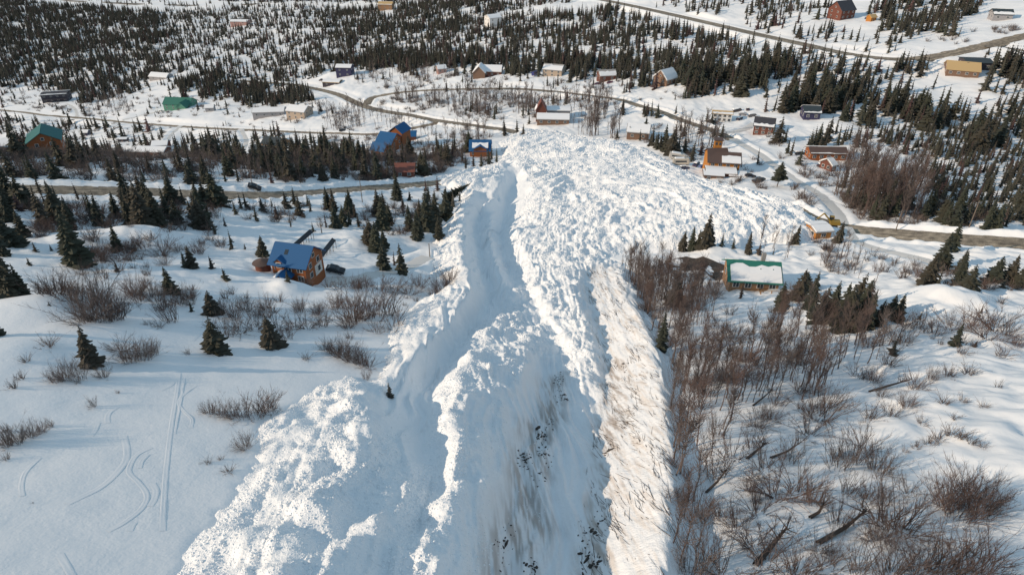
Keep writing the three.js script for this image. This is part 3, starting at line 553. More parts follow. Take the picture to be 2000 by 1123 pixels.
forest([[1160, 280], [1230, 268], [1330, 285], [1400, 290], [1350, 320], [1280, 296]], 238, 8.0, 12.0, 'homes');
forest([[800, 170], [900, 165], [1130, 180], [1180, 200], [1100, 215], [960, 250], [900, 225]], 65, 8.0, 11.0, 'homes');
forest([[980, 235], [1040, 245], [1020, 265], [990, 262]], 130, 6.0, 9.0, 'homes');
forest([[1230, 205], [1330, 240], [1400, 262], [1340, 280], [1240, 255], [1200, 230]], 97, 6.0, 9.0, 'homes');
forest([[1540, 360], [1640, 350], [1800, 400], [1980, 430], [1980, 455], [1800, 440], [1660, 420]], 268, 6.5, 10.9, 'east');

// ---------------------------------------------------------------- buildings
const paint = {};
const P = (r, g, b) => paint[[r, g, b]] ??= mat([r, g, b], { roughness: 0.7 });
const COLORS = { blue: P(0.008, 0.095, 0.25), teal: P(0.02, 0.13, 0.13), green: P(0.03, 0.16, 0.12), deepgreen: P(0.02, 0.17, 0.13), slate: P(0.035, 0.05, 0.06), brown: P(0.10, 0.065, 0.055), dark: P(0.05, 0.05, 0.06), tan: P(0.55, 0.38, 0.18), grey: P(0.35, 0.34, 0.33), snowy: P(0.6, 0.58, 0.56), rust: P(0.20, 0.07, 0.05) };
const WALLS = { orange: P(0.27, 0.085, 0.025), redbrown: P(0.15, 0.05, 0.032), brown: P(0.20, 0.12, 0.08), beige: P(0.45, 0.36, 0.28), grey: P(0.33, 0.32, 0.33), green: P(0.10, 0.28, 0.20), navy: P(0.035, 0.035, 0.09), dark: P(0.055, 0.05, 0.065), yellow: P(0.42, 0.17, 0.03), pink: P(0.42, 0.25, 0.22), wood: P(0.33, 0.19, 0.10), white: P(0.7, 0.69, 0.67) };
const glassMat = mat([0.04, 0.05, 0.06], { roughness: 0.12, metalness: 0 }), trimMat = mat([0.7, 0.69, 0.66], { roughness: 0.6 }), doorMat = mat([0.16, 0.08, 0.05]), garageMat = mat([0.6, 0.58, 0.54]), concreteMat = mat([0.3, 0.29, 0.28]), metalMat = mat([0.25, 0.25, 0.26], { roughness: 0.5, metalness: 0.6 });
function gableWall(w, dep, h, rise) { // closed body with gables at both ends of x, standing on a deep foundation
  const f = new Faces(), a = w / 2, b = dep / 2, v = [];
  for (const x of [-a, a]) v.push(f.v(x, -6, -b), f.v(x, -6, b), f.v(x, h, b), f.v(x, h + rise, 0), f.v(x, h, -b));
  for (const o of [0, 5]) { f.q(o, o + 1, o + 2, o + 4); f.t(o + 2, o + 3, o + 4); }
  f.q(1, 6, 7, 2); f.q(0, 4, 9, 5); f.q(2, 7, 8, 3); f.q(3, 8, 9, 4);
  return f.geo();
}
function slope(w, run, drop, th, y0, side, u0 = 0, u1 = 1, v0 = 0, v1 = 1, wob = 0) { // a slab of roof from the ridge (v=0) down to the eave (v=1)
  const f = new Faces(), L = Math.hypot(run, drop), ny = run / L, nzv = drop / L, n = wob ? 9 : 2;
  const top = [], bot = [];
  for (let k = 0; k < n; k++) {
    const s = lerp(u0, u1, k / (n - 1)), x = (s - 0.5) * w, e0 = v0 + wob * 0.5 * (1 + nz(k * 0.9 + w, run)), e1 = v1;
    for (const [e, sink] of [[e0, wob ? th * 0.4 : 0], [(e0 + e1) / 2, 0], [e1, wob ? th * 0.25 : 0]]) {
      const z = side * e * run, y = y0 - e * drop;
      top.push(f.v(x, y + (th - sink) * ny, z + side * (th - sink) * nzv)); bot.push(f.v(x, y, z));
    }
  }
  for (let k = 0; k < n - 1; k++) for (let q = 0; q < 2; q++) { const a = k * 3 + q; f.q(top[a], top[a + 1], top[a + 4], top[a + 3]); f.q(bot[a], bot[a + 3], bot[a + 4], bot[a + 1]); }
  for (const k of [0, n - 1]) for (let q = 0; q < 2; q++) { const a = k * 3 + q; f.q(top[a], top[a + 1], bot[a + 1], bot[a]); }
  for (let k = 0; k < n - 1; k++) for (const q of [0, 2]) { const a = k * 3 + q; f.q(top[a], top[a + 3], bot[a + 3], bot[a]); }
  return f.geo();
}
function windowOn(g, face, along, y, w, h, W2, D2) { // a framed window on one wall
  const o = new THREE.Group(); o.name = 'window';
  box(o, 'frame', trimMat, [w + 0.24, h + 0.24, 0.1], [0, 0, 0.02]); box(o, 'pane', glassMat, [w, h, 0.06], [0, 0, 0.07]);
  if (w > 1.1) box(o, 'mullion', trimMat, [0.08, h, 0.05], [0, 0, 0.11]);
  const pos = { front: [along, y, D2, 0], back: [-along, y, -D2, Math.PI], east: [W2, y, -along, Math.PI / 2], west: [-W2, y, along, -Math.PI / 2] }[face];
  o.position.set(pos[0], pos[1], pos[2]); o.rotation.y = pos[3]; g.add(o); return o;
}
function doorOn(g, name, m, face, along, w, h, W2, D2) {
  const o = new THREE.Group(); o.name = name; box(o, 'frame', trimMat, [w + 0.2, h + 0.1, 0.08], [0, h / 2, 0.02]); box(o, 'leaf', m, [w, h, 0.08], [0, h / 2, 0.05]);
  if (name === 'garage_door') for (let k = 1; k < 4; k++) box(o, 'groove_rail', concreteMat, [w, 0.05, 0.03], [0, h * k / 4, 0.09]); else box(o, 'handle', metalMat, [0.06, 0.2, 0.06], [w * 0.36, h * 0.48, 0.12]);
  const pos = { front: [along, 0, D2, 0], east: [W2, 0, -along, Math.PI / 2], west: [-W2, 0, along, -Math.PI / 2] }[face];
  o.position.set(pos[0], pos[1], pos[2]); o.rotation.y = pos[3]; g.add(o);
}
// one gabled block: walls, roof, snow on the roof, windows
function block(g, o) {
  const b = new THREE.Group(); b.position.set(o.x ?? 0, o.y ?? 0, o.z ?? 0); b.rotation.y = o.turn ?? 0;
  const { w, dep, h, rise } = o, over = o.over ?? 0.6, W2 = w / 2, D2 = dep / 2, run = D2 + over, drop = rise * run / D2;
  const add = (parent, name, geo, m) => { const q = part(parent, name, geo, m); return q; };
  const wall = add(b, 'wall', gableWall(w, dep, h, rise), WALLS[o.wall]);
  for (const side of [1, -1]) {
    const roof = add(b, 'roof', slope(w + over * 2, run, drop, 0.22, h + rise + 0.04, side), COLORS[o.roof]);
    const s = side > 0 ? o.snow?.[0] : o.snow?.[1];
    if (s) add(roof, 'roof_snow', slope(w + over * 2 - 0.3, run, drop, 0.5 * (o.thick ?? 1), h + rise + 0.18, side, o.su?.[0] ?? 0.01, o.su?.[1] ?? 0.99, 0.94 - s * 0.94, 0.96, s > 0.95 ? 0.04 : 0.22), roofSnowMat);
  }
  if (o.front !== 0) {
    const n = o.front ?? Math.max(1, Math.round(w / 4)), floors = o.floors ?? (h > 4.4 ? 2 : 1), wh = Math.min(1.25, h * 0.4);
    for (let f = 0; f < floors; f++) for (let k = 0; k < n; k++) windowOn(b, 'front', (k - (n - 1) / 2) * w / n, h / floors * (f + 0.55), o.ww ?? 1.3, wh, W2, D2);
    for (const face of ['east', 'west']) { for (let f = 0; f < floors; f++) for (const s of dep > 5 ? [-1, 1] : [0]) windowOn(b, face, s * dep * 0.22, h / floors * (f + 0.55), 1.1, wh, W2, D2); if (rise > 2) windowOn(b, face, 0, h + rise * 0.3, 1.0, 1, W2, D2); }
  }
  for (const [name, face, along, dw, dh] of o.doors ?? []) doorOn(b, name, name === 'garage_door' ? garageMat : doorMat, face, along, dw, dh, W2, D2);
  if (o.chimney !== undefined) { const c = box(b, 'chimney', o.chimneyMat ?? concreteMat, [0.9, 2 + rise * 0.4, 0.9], [o.chimney * w, h + rise + 0.5, -0.8]); }
  while (b.children.length) { const c = b.children[0]; b.updateMatrix(); c.updateMatrix(); c.applyMatrix4(b.matrix); g.add(c); }
}
function deck(g, m, w, dep, y, x, z) { // planked deck on posts with a rail
  const n = Math.round(w / 0.9);
  for (let k = 0; k < n; k++) box(g, 'deck_board', m, [w / n - 0.05, 0.12, dep], [x - w / 2 + (k + 0.5) * w / n, y, z]);
  for (const s of [-1, 0, 1]) { box(g, 'post', m, [0.2, y + 1.1 + 1, 0.2], [x + s * (w / 2 - 0.1), (y + 1.1 - 1) / 2, z + dep / 2 - 0.1]); }
  box(g, 'rail', m, [w, 0.1, 0.1], [x, y + 1.08, z + dep / 2 - 0.1]);
}
// a home: at = picture spot of the middle of its uphill (front) wall foot, px = its width in that survey
function home(name, label, cat, at, px, turn, blocks, extra) {
  const s = site(...at), k = px * s.m, g = new THREE.Group(), main = blocks[0];
  const t = THREE.MathUtils.degToRad(turn), dep = main.dep ?? k * 0.55, x = s.x - Math.sin(t) * dep / 2 * 1, d = s.d + Math.cos(t) * dep / 2;
  const y = (land(s.x, s.d) * 2 + land(x, d) + land(s.x - k * 0.3, s.d) + land(s.x + k * 0.3, s.d)) / 5 - 0.1;
  blocks.forEach((b, i) => block(g, { ...b, w: b.w ?? k, dep: b.dep ?? k * 0.55 }));
  if (extra) extra(g, k, dep);
  g.position.set(x, y, -d); g.rotation.y = t;
  HOMES.push([x, d, Math.max(k, dep) * 0.62]);
  for (const r of (d > 430 ? [3, 9, 15] : [4, 10, 16, 22, 29, 36]).map(q => dep / 2 + q)) { const D = Math.hypot(x, d); FRONTS.push([x - x / D * r, d - d / D * r, k * (d > 430 ? 0.42 : 0.58)]); }
  MARKS.push([x, d, name.replace(/_/g, ' ')]);
  for (const b of blocks) if (b.x !== undefined || b.z !== undefined) HOMES.push([x + (b.x ?? 0) * Math.cos(t) + (b.z ?? 0) * Math.sin(t), d + (b.x ?? 0) * Math.sin(t) - (b.z ?? 0) * Math.cos(t), (b.w ?? 6) * 0.6]);
  return put(g, name, label, cat);
}
const FULL = [1, 1];
home('chalet', 'two storey wooden chalet with bright blue metal roof and pale garage door', 'house', [566, 541], 72, -14,
  [{ dep: 8.2, h: 4.8, rise: 3.1, wall: 'orange', roof: 'blue', over: 0.7, floors: 2, front: 3, doors: [['garage_door', 'east', 1.6, 3, 2.6]], turn: 0 }],
  (g, k, dep) => {
    block(g, { w: 3.2, dep: 3, h: 2.4, rise: 1.2, wall: 'redbrown', roof: 'blue', x: -0.6, z: dep / 2 + 1.5, turn: Math.PI / 2, front: 0, over: 0.4, snow: [0, 0.6] });
    block(g, { w: 2.4, dep: 2.2, h: 5.2, rise: 0.9, wall: 'orange', roof: 'blue', x: -2.2, z: dep / 2 - 1.0, turn: Math.PI / 2, front: 0, over: 0.25 });
    windowOn(g, 'front', -2.2, 4.5, 1, 1.1, 0, dep / 2 + 0.32);
    deck(g, WALLS.redbrown, 7, 3, 1.4, -k / 2 + 0.4, dep / 2 + 1.2);
    box(g, 'skylight', glassMat, [0.9, 0.12, 1.3], [-1.2, 6.75, 1.9]).rotation.x = 0.65;
  });
home('snow_roofed_house', 'beige house with green metal roof mostly buried under smooth snow', 'house', [1472, 565], 92, -7,
  [{ dep: 9, h: 3, rise: 2.6, wall: 'wood', roof: 'deepgreen', over: 0.8, front: 4, snow: [0.9, 0.35], su: [0.05, 0.985], chimney: 0.2, doors: [['door', 'west', 1.5, 1, 2.1]] }],
  (g, k, dep) => { deck(g, WALLS.wood, 5, 2.6, 0.9, k * 0.32, dep / 2 + 1.3); for (const x of [0.12, 0.38]) { const p = part(g, 'vent_cap', new THREE.ConeGeometry(0.7, 1.1, 8), COLORS.deepgreen); p.position.set(x * k, 4.6, 2.2); } });
{ // ploughed parking apron beside it
  const a = W([[1300, 512], [1345, 508], [1420, 520], [1422, 548], [1390, 540], [1370, 530], [1310, 530]]), f = new Faces(); let cx = 0, cd = 0; a.forEach(p => { cx += p[0] / a.length; cd += p[1] / a.length; });
  const C = f.v(cx, land(cx, cd) + 0.12, -cd), ring = [], mid = [];
  const L = curve([...a, a[0]], 1.5); for (const p of L) { mid.push(f.v((p[0] + cx) / 2, land((p[0] + cx) / 2, (p[1] + cd) / 2) + 0.14, -(p[1] + cd) / 2)); ring.push(f.v(p[0], land(p[0], p[1]) + 0.1, -p[1])); }
  for (let k = 0; k < L.length - 1; k++) { f.t(C, mid[k], mid[k + 1]); f.q(mid[k], ring[k], ring[k + 1], mid[k + 1]); }
  const g = f.geo(true); const uv = []; for (let k = 0; k < f.p.length; k += 3) uv.push(f.p[k], f.p[k + 2]); g.setAttribute('uv', new THREE.Float32BufferAttribute(uv, 2));
  put(new THREE.Mesh(g, mat([0.2, 0.17, 0.15], { map: metres(gritTex, 9), roughness: 0.95 })), 'parking_apron', 'bare dark parking apron beside the snow covered green roof', 'driveway', null, 'structure');
  HOMES.push([cx, cd, 8]);
}
home('orange_lodge', 'tall orange house with brown roof and lookout tower at the debris edge', 'house', [1412, 340], 58, -10,
  [{ dep: 11, h: 5.4, rise: 2.6, wall: 'yellow', roof: 'brown', over: 0.8, front: 4, floors: 2, snow: [0.75, 0], su: [0.42, 0.98], thick: 1.1 }],
  (g, k, dep) => {
    block(g, { w: 8, dep: 7, h: 6.6, rise: 2.4, wall: 'yellow', roof: 'brown', x: -k * 0.24, z: -1.5, front: 0, turn: 0.25 });
    box(g, 'tower', WALLS.yellow, [3.2, 5, 3.2], [-k * 0.22, 10, -3.5]); box(g, 'tower_roof', COLORS.brown, [4, 0.4, 4], [-k * 0.22, 12.6, -3.5]);
    for (const s of [-1, 1]) box(g, 'tower_window', glassMat, [0.9, 1.2, 0.1], [-k * 0.22 + s * 0.8, 11, -1.88]);
    block(g, { w: k * 0.95, dep: 7, h: 3, rise: 0.5, wall: 'redbrown', roof: 'brown', x: -1.5, z: dep / 2 + 3.4, front: 3, snow: [0.98, 0.98], floors: 1 });
    block(g, { w: 8, dep: 6, h: 2.6, rise: 0.4, wall: 'brown', roof: 'brown', x: -k * 0.36, z: dep / 2 + 6, front: 2, snow: [0.98, 0.98], floors: 1 });
    block(g, { w: 7, dep: 5, h: 2.4, rise: 0.4, wall: 'redbrown', roof: 'brown', x: k * 0.42, z: dep / 2 + 5, front: 1, snow: [0.98, 0.98], floors: 1 });
  });
home('blue_roofed_cabin', 'cabin with steep blue roof and a snow patch behind its blue dormer, in dark spruces', 'house', [938, 305], 40, 0, [{ dep: 10, h: 3.4, rise: 3.8, wall: 'orange', roof: 'blue', front: 3, snow: [0.0, 0.2], chimney: -0.2 }],
  (g, k, dep) => { block(g, { w: 5, dep: k * 0.62, h: 4.4, rise: 1.6, wall: 'orange', roof: 'blue', z: 3, turn: Math.PI / 2, front: 0 }); const q = part(g, 'roof_snow', slope(k * 0.78, 4.5, 3, 0.6, 6.9, 1, 0, 1, 0.1, 0.8, 0.15), roofSnowMat); q.position.z = 1.2; });
home('blue_roofed_house', 'tall orange house with stepped bright blue roofs by the narrow lane', 'house', [750, 296], 34, -24, [{ dep: 12, h: 6, rise: 4, wall: 'orange', roof: 'blue', front: 2, floors: 2, turn: 0 }],
  (g, k, dep) => { block(g, { w: 9, dep: 8, h: 9, rise: 3, wall: 'orange', roof: 'blue', x: 1.5, z: -dep / 2 - 3, front: 0, snow: [0, 0.5], turn: Math.PI / 2 }); block(g, { w: 8, dep: 6, h: 3.4, rise: 3, wall: 'orange', roof: 'blue', x: -1, z: dep / 2 + 2, front: 2 }); });
home('blue_roofed_garage', 'long low garage with turquoise blue roof beside the stepped blue roofs', 'garage', [795, 275], 34, 4, [{ dep: 8, h: 3, rise: 2, wall: 'redbrown', roof: 'blue', front: 0, doors: [['garage_door', 'front', -2, 3, 2.4]] }]);
home('orange_log_house', 'orange log house with teal roof in the spruces at the valley side', 'house', [92, 300], 54, 28, [{ dep: 12, h: 5.6, rise: 3.6, wall: 'orange', roof: 'teal', front: 3, floors: 2, turn: Math.PI / 2, w: 13 }], (g, k, dep) => deck(g, WALLS.wood, 9, 2.4, 2.4, 0, 7));
home('brown_ranch_house', 'low brown house with thick snow on its wide roof', 'house', [288, 304], 66, -3, [{ dep: 11, h: 3.4, rise: 2, wall: 'redbrown', roof: 'grey', front: 5, snow: FULL }],
  (g, k, dep) => { block(g, { w: 11, dep: 9, h: 3.8, rise: 2.2, wall: 'redbrown', roof: 'grey', x: 2, z: -dep / 2 - 6, front: 0, snow: FULL, turn: 0.2 }); deck(g, WALLS.redbrown, 8, 2.6, 1, -k * 0.3, dep / 2 + 1.3); });
home('small_white_roofed_shed', 'small shed with a flat snowy roof by the low brown house', 'shed', [238, 277], 18, 4, [{ dep: 4, h: 2.2, rise: 0.5, wall: 'dark', roof: 'grey', front: 0, snow: FULL, doors: [['door', 'front', 0, 1, 1.9]] }]);
home('slate_roofed_house', 'house with dark slate hipped roof among spruces by the lane', 'house', [530, 292], 46, -22, [{ dep: 11, h: 3, rise: 3, wall: 'wood', roof: 'slate', front: 3 }]);
home('slate_roofed_garage', 'garage with grey slate roof in front of the dark slate house', 'garage', [505, 306], 36, -24, [{ dep: 9, h: 2.8, rise: 2.4, wall: 'wood', roof: 'slate', front: 1, doors: [['garage_door', 'front', 2.5, 2.6, 2.2]] }]);
home('dark_modern_house', 'dark boxy house with curved snowy roof edge above the lane', 'house', [108, 200], 46, 14, [{ dep: 14, h: 8, rise: 1.2, wall: 'dark', roof: 'dark', front: 4, floors: 2, snow: [0.3, 0.2], ww: 1.8 }], (g, k, dep) => deck(g, WALLS.dark, k * 0.9, 3, 3.4, 0, dep / 2 + 1.5));
home('green_house', 'pale green house with dark green roof and garage wing', 'house', [345, 214], 54, -6, [{ dep: 15, h: 5, rise: 4.4, wall: 'green', roof: 'green', front: 4, floors: 2 }],
  (g, k, dep) => { block(g, { w: 11, dep: 9, h: 5, rise: 4, wall: 'green', roof: 'green', x: k * 0.34, z: dep / 2 + 2, turn: Math.PI / 2, front: 0, doors: [['garage_door', 'west', 0, 4, 2.8]] }); });
home('cream_house', 'cream house with square snowy roof next to the hairpin', 'house', [578, 236], 40, -16, [{ dep: 13, h: 6, rise: 3, wall: 'beige', roof: 'grey', front: 3, floors: 2, snow: FULL }]);
home('cream_long_house', 'long cream house with low snowy roof joined by a fence', 'house', [525, 232], 60, 6, [{ dep: 11, h: 4.2, rise: 2.2, wall: 'grey', roof: 'grey', front: 4, snow: FULL }]);
home('navy_house', 'tall navy blue house with two small windows', 'house', [672, 154], 30, -4, [{ dep: 11, h: 8.5, rise: 2, wall: 'navy', roof: 'dark', front: 2, floors: 2, snow: FULL }]);
home('navy_garage', 'low dark garage with tan snowy roof below the navy house', 'garage', [646, 168], 34, -8, [{ dep: 9, h: 3, rise: 1.2, wall: 'dark', roof: 'tan', front: 2, snow: FULL }]);
home('small_pink_house', 'small pinkish cabin with white roof at the forest edge', 'house', [864, 143], 17, 20, [{ dep: 7, h: 4, rise: 2.4, wall: 'pink', roof: 'grey', front: 2, snow: FULL }]);
home('snowy_farmhouse', 'wide house with steep snowy gable at the forest edge', 'house', [955, 146], 48, -6, [{ dep: 13, h: 4.4, rise: 3.6, wall: 'redbrown', roof: 'snowy', front: 4, snow: FULL }], (g, k) => block(g, { w: 13, dep: 10, h: 4.4, rise: 5, wall: 'brown', roof: 'snowy', x: -k * 0.38, z: 5, turn: Math.PI / 2, front: 0, snow: FULL }));
home('beige_cottage', 'beige house with snow streaked roof and porch among trees', 'house', [1078, 151], 38, -18, [{ dep: 12, h: 5, rise: 3, wall: 'beige', roof: 'grey', front: 3, snow: [0.9, 0.5] }]);
home('tiny_red_cabin', 'tiny red gabled cabin with parked cars in front', 'house', [1188, 155], 32, 10, [{ dep: 9, h: 4, rise: 3, wall: 'redbrown', roof: 'grey', front: 2, snow: [0.8, 0.7] }]);
home('steep_white_roofed_house', 'big timber house with steep pure white roof in dark spruces', 'house', [1312, 168], 32, 38, [{ dep: 11, h: 4, rise: 5, wall: 'brown', roof: 'snowy', front: 3, snow: FULL }]);
home('red_gabled_house', 'house with red brown steep gable and low snowy wings above the debris toe', 'house', [1080, 246], 62, -4, [{ dep: 9, h: 3.4, rise: 2, wall: 'brown', roof: 'grey', front: 4, snow: FULL }],
  (g, k) => { block(g, { w: 7, dep: 6, h: 6, rise: 5, wall: 'redbrown', roof: 'rust', x: -k * 0.4, z: -8, turn: Math.PI / 2, front: 0, snow: [0, 0.5] }); block(g, { w: k * 0.75, dep: 8, h: 5, rise: 0.6, wall: 'grey', roof: 'grey', x: 3, z: -11, front: 0, snow: FULL }); });
home('half_buried_house', 'snow capped house at the toe of the debris fan', 'house', [1245, 274], 42, -14, [{ dep: 11, h: 4, rise: 2.6, wall: 'brown', roof: 'grey', front: 2, snow: FULL }]);
home('stacked_trailer_house', 'long cream and orange trailer home in the cluttered yard', 'trailer', [1410, 236], 36, -12, [{ dep: 6, h: 4.4, rise: 0.8, wall: 'white', roof: 'tan', front: 4, floors: 2, snow: [0.6, 1] }]);
home('dark_red_house', 'dark house with red wall end by the cluttered yard', 'house', [1490, 262], 36, -20, [{ dep: 11, h: 4.6, rise: 3, wall: 'redbrown', roof: 'dark', front: 3, snow: [0.4, 1] }]);
home('long_orange_barn', 'long orange brown barn with snow along its ridge', 'barn', [1618, 312], 68, -3, [{ dep: 8, h: 3.6, rise: 1.6, wall: 'orange', roof: 'brown', front: 5, snow: [0.15, 1] }]);
home('red_shed', 'small red shed with pitched snowy roof by the long barn', 'shed', [1628, 332], 12, 30, [{ dep: 6, h: 3, rise: 2, wall: 'redbrown', roof: 'grey', front: 1, snow: FULL, doors: [['door', 'front', 1.2, 0.9, 2]] }]);
home('orange_garage', 'small orange garage with flat snowy roof at the debris edge by the main road', 'garage', [1607, 468], 32, 8, [{ dep: 6, h: 2.6, rise: 0.6, wall: 'yellow', roof: 'grey', front: 1, snow: FULL, doors: [['garage_door', 'west', 0, 2.4, 2.1]] }]);
home('brown_lodge', 'brown timber house with tall chimney end beyond the far road', 'house', [1655, 38], 36, 24, [{ dep: 14, h: 7, rise: 6, wall: 'redbrown', roof: 'dark', front: 3, floors: 2, chimney: 0.3 }]);
home('orange_hut', 'bright orange hut beside the brown timber house', 'hut', [1707, 40], 13, 20, [{ dep: 5, h: 3, rise: 1.6, wall: 'yellow', roof: 'tan', front: 0, doors: [['door', 'front', 0, 1, 2]] }]);
home('tan_roofed_house', 'long house with tan wooden roof beside the far road', 'house', [1880, 148], 56, -22, [{ dep: 14, h: 3.6, rise: 3.4, wall: 'brown', roof: 'tan', front: 4 }]);
home('dark_green_annex', 'dark flat annex behind the tan roofed house', 'house', [1912, 138], 46, -8, [{ dep: 13, h: 4.4, rise: 1, wall: 'dark', roof: 'slate', front: 3 }]);
home('grey_farm_building', 'grey farm building among stacked things by the far road', 'barn', [1958, 40], 34, -14, [{ dep: 10, h: 4, rise: 2.6, wall: 'grey', roof: 'slate', front: 2, snow: [0.5, 1] }]);
home('mauve_house', 'mauve house with thin snowy roof in the far forest', 'house', [466, 50], 34, -4, [{ dep: 14, h: 7, rise: 2, wall: 'pink', roof: 'snowy', front: 2, floors: 2, snow: FULL }]);
home('white_roofed_house', 'house with bright white roof alone in the western forest', 'house', [308, 157], 40, -14, [{ dep: 12, h: 3.4, rise: 3.4, wall: 'grey', roof: 'snowy', front: 2, snow: FULL }]);
home('tan_house', 'tan round fronted house by the farthest road', 'house', [752, 22], 28, -8, [{ dep: 14, h: 8, rise: 3, wall: 'wood', roof: 'tan', front: 3, floors: 2, snow: [0.2, 1] }]);
home('white_tall_house', 'tall pale house with snowy roof in the far clearing', 'house', [968, 50], 26, 30, [{ dep: 13, h: 9, rise: 3, wall: 'white', roof: 'snowy', front: 2, floors: 2, snow: FULL }]);
home('red_roofed_shed', 'rust red roofed shed hidden in scrub by the main road', 'shed', [790, 344], 36, 2, [{ dep: 8, h: 2.8, rise: 2.2, wall: 'redbrown', roof: 'rust', front: 2 }]);
home('orange_shed', 'orange shed with a snow capped roof in the spruces west of the log house', 'shed', [4, 298], 26, 10, [{ dep: 7, h: 3, rise: 2, wall: 'orange', roof: 'grey', front: 1, snow: FULL }]);
home('blue_grey_shed', 'small white capped shed between the log house and the low brown house', 'shed', [165, 268], 14, 0, [{ dep: 5, h: 3, rise: 1.6, wall: 'navy', roof: 'grey', front: 1, snow: FULL }]);
home('green_yard_shed', 'small grey shed in the yard east of the green house', 'shed', [410, 222], 16, 6, [{ dep: 6, h: 3.4, rise: 2, wall: 'grey', roof: 'grey', front: 1, snow: FULL }]);
home('forest_edge_house', 'dark house with blue tarpaulin colour roof beyond the eastern spruces', 'house', [1585, 236], 30, -8, [{ dep: 9, h: 4, rise: 2.4, wall: 'navy', roof: 'slate', front: 2, snow: [0.3, 1] }]);
// ---------------------------------------------------------------- round hot tub hut and solar arrays by the chalet
{
  const s = S(514, 527), g = new THREE.Group(); part(g, 'body', new THREE.CylinderGeometry(1.7, 1.8, 2.2, 14), WALLS.redbrown).position.y = 0.9; part(g, 'roof', new THREE.ConeGeometry(2.3, 0.9, 14), COLORS.brown).position.y = 2.45; box(g, 'step', WALLS.brown, [1.6, 0.5, 1], [-0.4, 0.2, 2]);
  g.position.set(s.x, s.y, -s.d); put(g, 'round_hut', 'round brown covered hut at the end of the chalet deck', 'hut');
}
const panelMat = mat([0.012, 0.014, 0.022], { roughness: 0.25 });
for (const [a, b, label] of [[[569, 487], [612, 472], 'solar panel row behind the ridge of the blue chalet roof'], [[627, 501], [655, 486], 'solar panel row beside the gable of the blue chalet roof']]) {
  const p = S(...a), q = S(...b), g = new THREE.Group(), L = Math.hypot(q.x - p.x, q.d - p.d), n = Math.round(L / 1.3);
  g.position.set(p.x, (p.y + q.y) / 2 - 0.3, -p.d); g.rotation.y = Math.atan2(q.d - p.d, q.x - p.x);
  for (let k = 0; k < n; k++) { const m = box(g, 'panel', panelMat, [L / n - 0.05, 0.08, 1.3], [(k + 0.5) * L / n, 2.1, 0]); m.rotation.x = 0.6; box(g, 'frame_rail', metalMat, [L / n - 0.05, 0.06, 0.08], [(k + 0.5) * L / n, 2.0, 0]); }
  for (let k = 0; k <= 4; k++) for (const z of [-0.7, 0.6]) box(g, 'post', metalMat, [0.12, z < 0 ? 3.0 : 2.5, 0.12], [0.2 + k * (L - 0.4) / 4, z < 0 ? 0.85 : 0.55, z * 0.6]);
  put(g, 'solar_array', label, 'solar panels', 'solar panel rows');
}
// ---------------------------------------------------------------- vehicles
const tyreMat = mat([0.02, 0.02, 0.02]), rimMat = mat([0.4, 0.4, 0.42], { metalness: 0.7, roughness: 0.4 }), lampMat = mat([0.6, 0.58, 0.5], { roughness: 0.2 }), tailMat = mat([0.35, 0.02, 0.02], { roughness: 0.3 });
const wheelShape = new THREE.CylinderGeometry(0.36, 0.36, 0.24, 14).rotateX(Math.PI / 2), rimShape = new THREE.CylinderGeometry(0.2, 0.2, 0.26, 10).rotateX(Math.PI / 2);
const extrude = (pts, depth, bevel = 0.08) => { const sh = new THREE.Shape(pts.map(p => new THREE.Vector2(...p))); return new THREE.ExtrudeGeometry(sh, { depth: depth - 2 * bevel, bevelEnabled: true, bevelSize: bevel, bevelThickness: bevel, bevelSegments: 2, steps: 1 }).translate(0, 0, -(depth - 2 * bevel) / 2); };
const bodyShapes = {
  car: [extrude([[-2.2, 0.4], [2.2, 0.4], [2.2, 0.85], [1.2, 1.0], [-1.7, 1.05], [-2.2, 0.95]], 1.8), extrude([[-1.9, 1.02], [1.05, 1.02], [0.35, 1.5], [-1.3, 1.55]], 1.56)],
  truck: [extrude([[-2.7, 0.5], [2.7, 0.5], [2.7, 1.05], [1.6, 1.15], [-2.7, 1.15]], 1.95), extrude([[-0.7, 1.14], [1.5, 1.14], [0.9, 1.85], [-0.6, 1.88]], 1.7)],
  camper: [extrude([[-3.6, 0.6], [3.6, 0.6], [3.7, 1.6], [3.3, 3.0], [-3.6, 3.0]], 2.4, 0.15), extrude([[-2.6, 1.5], [2.4, 1.5], [2.4, 2.2], [-2.6, 2.2]], 2.46, 0.03)],
};
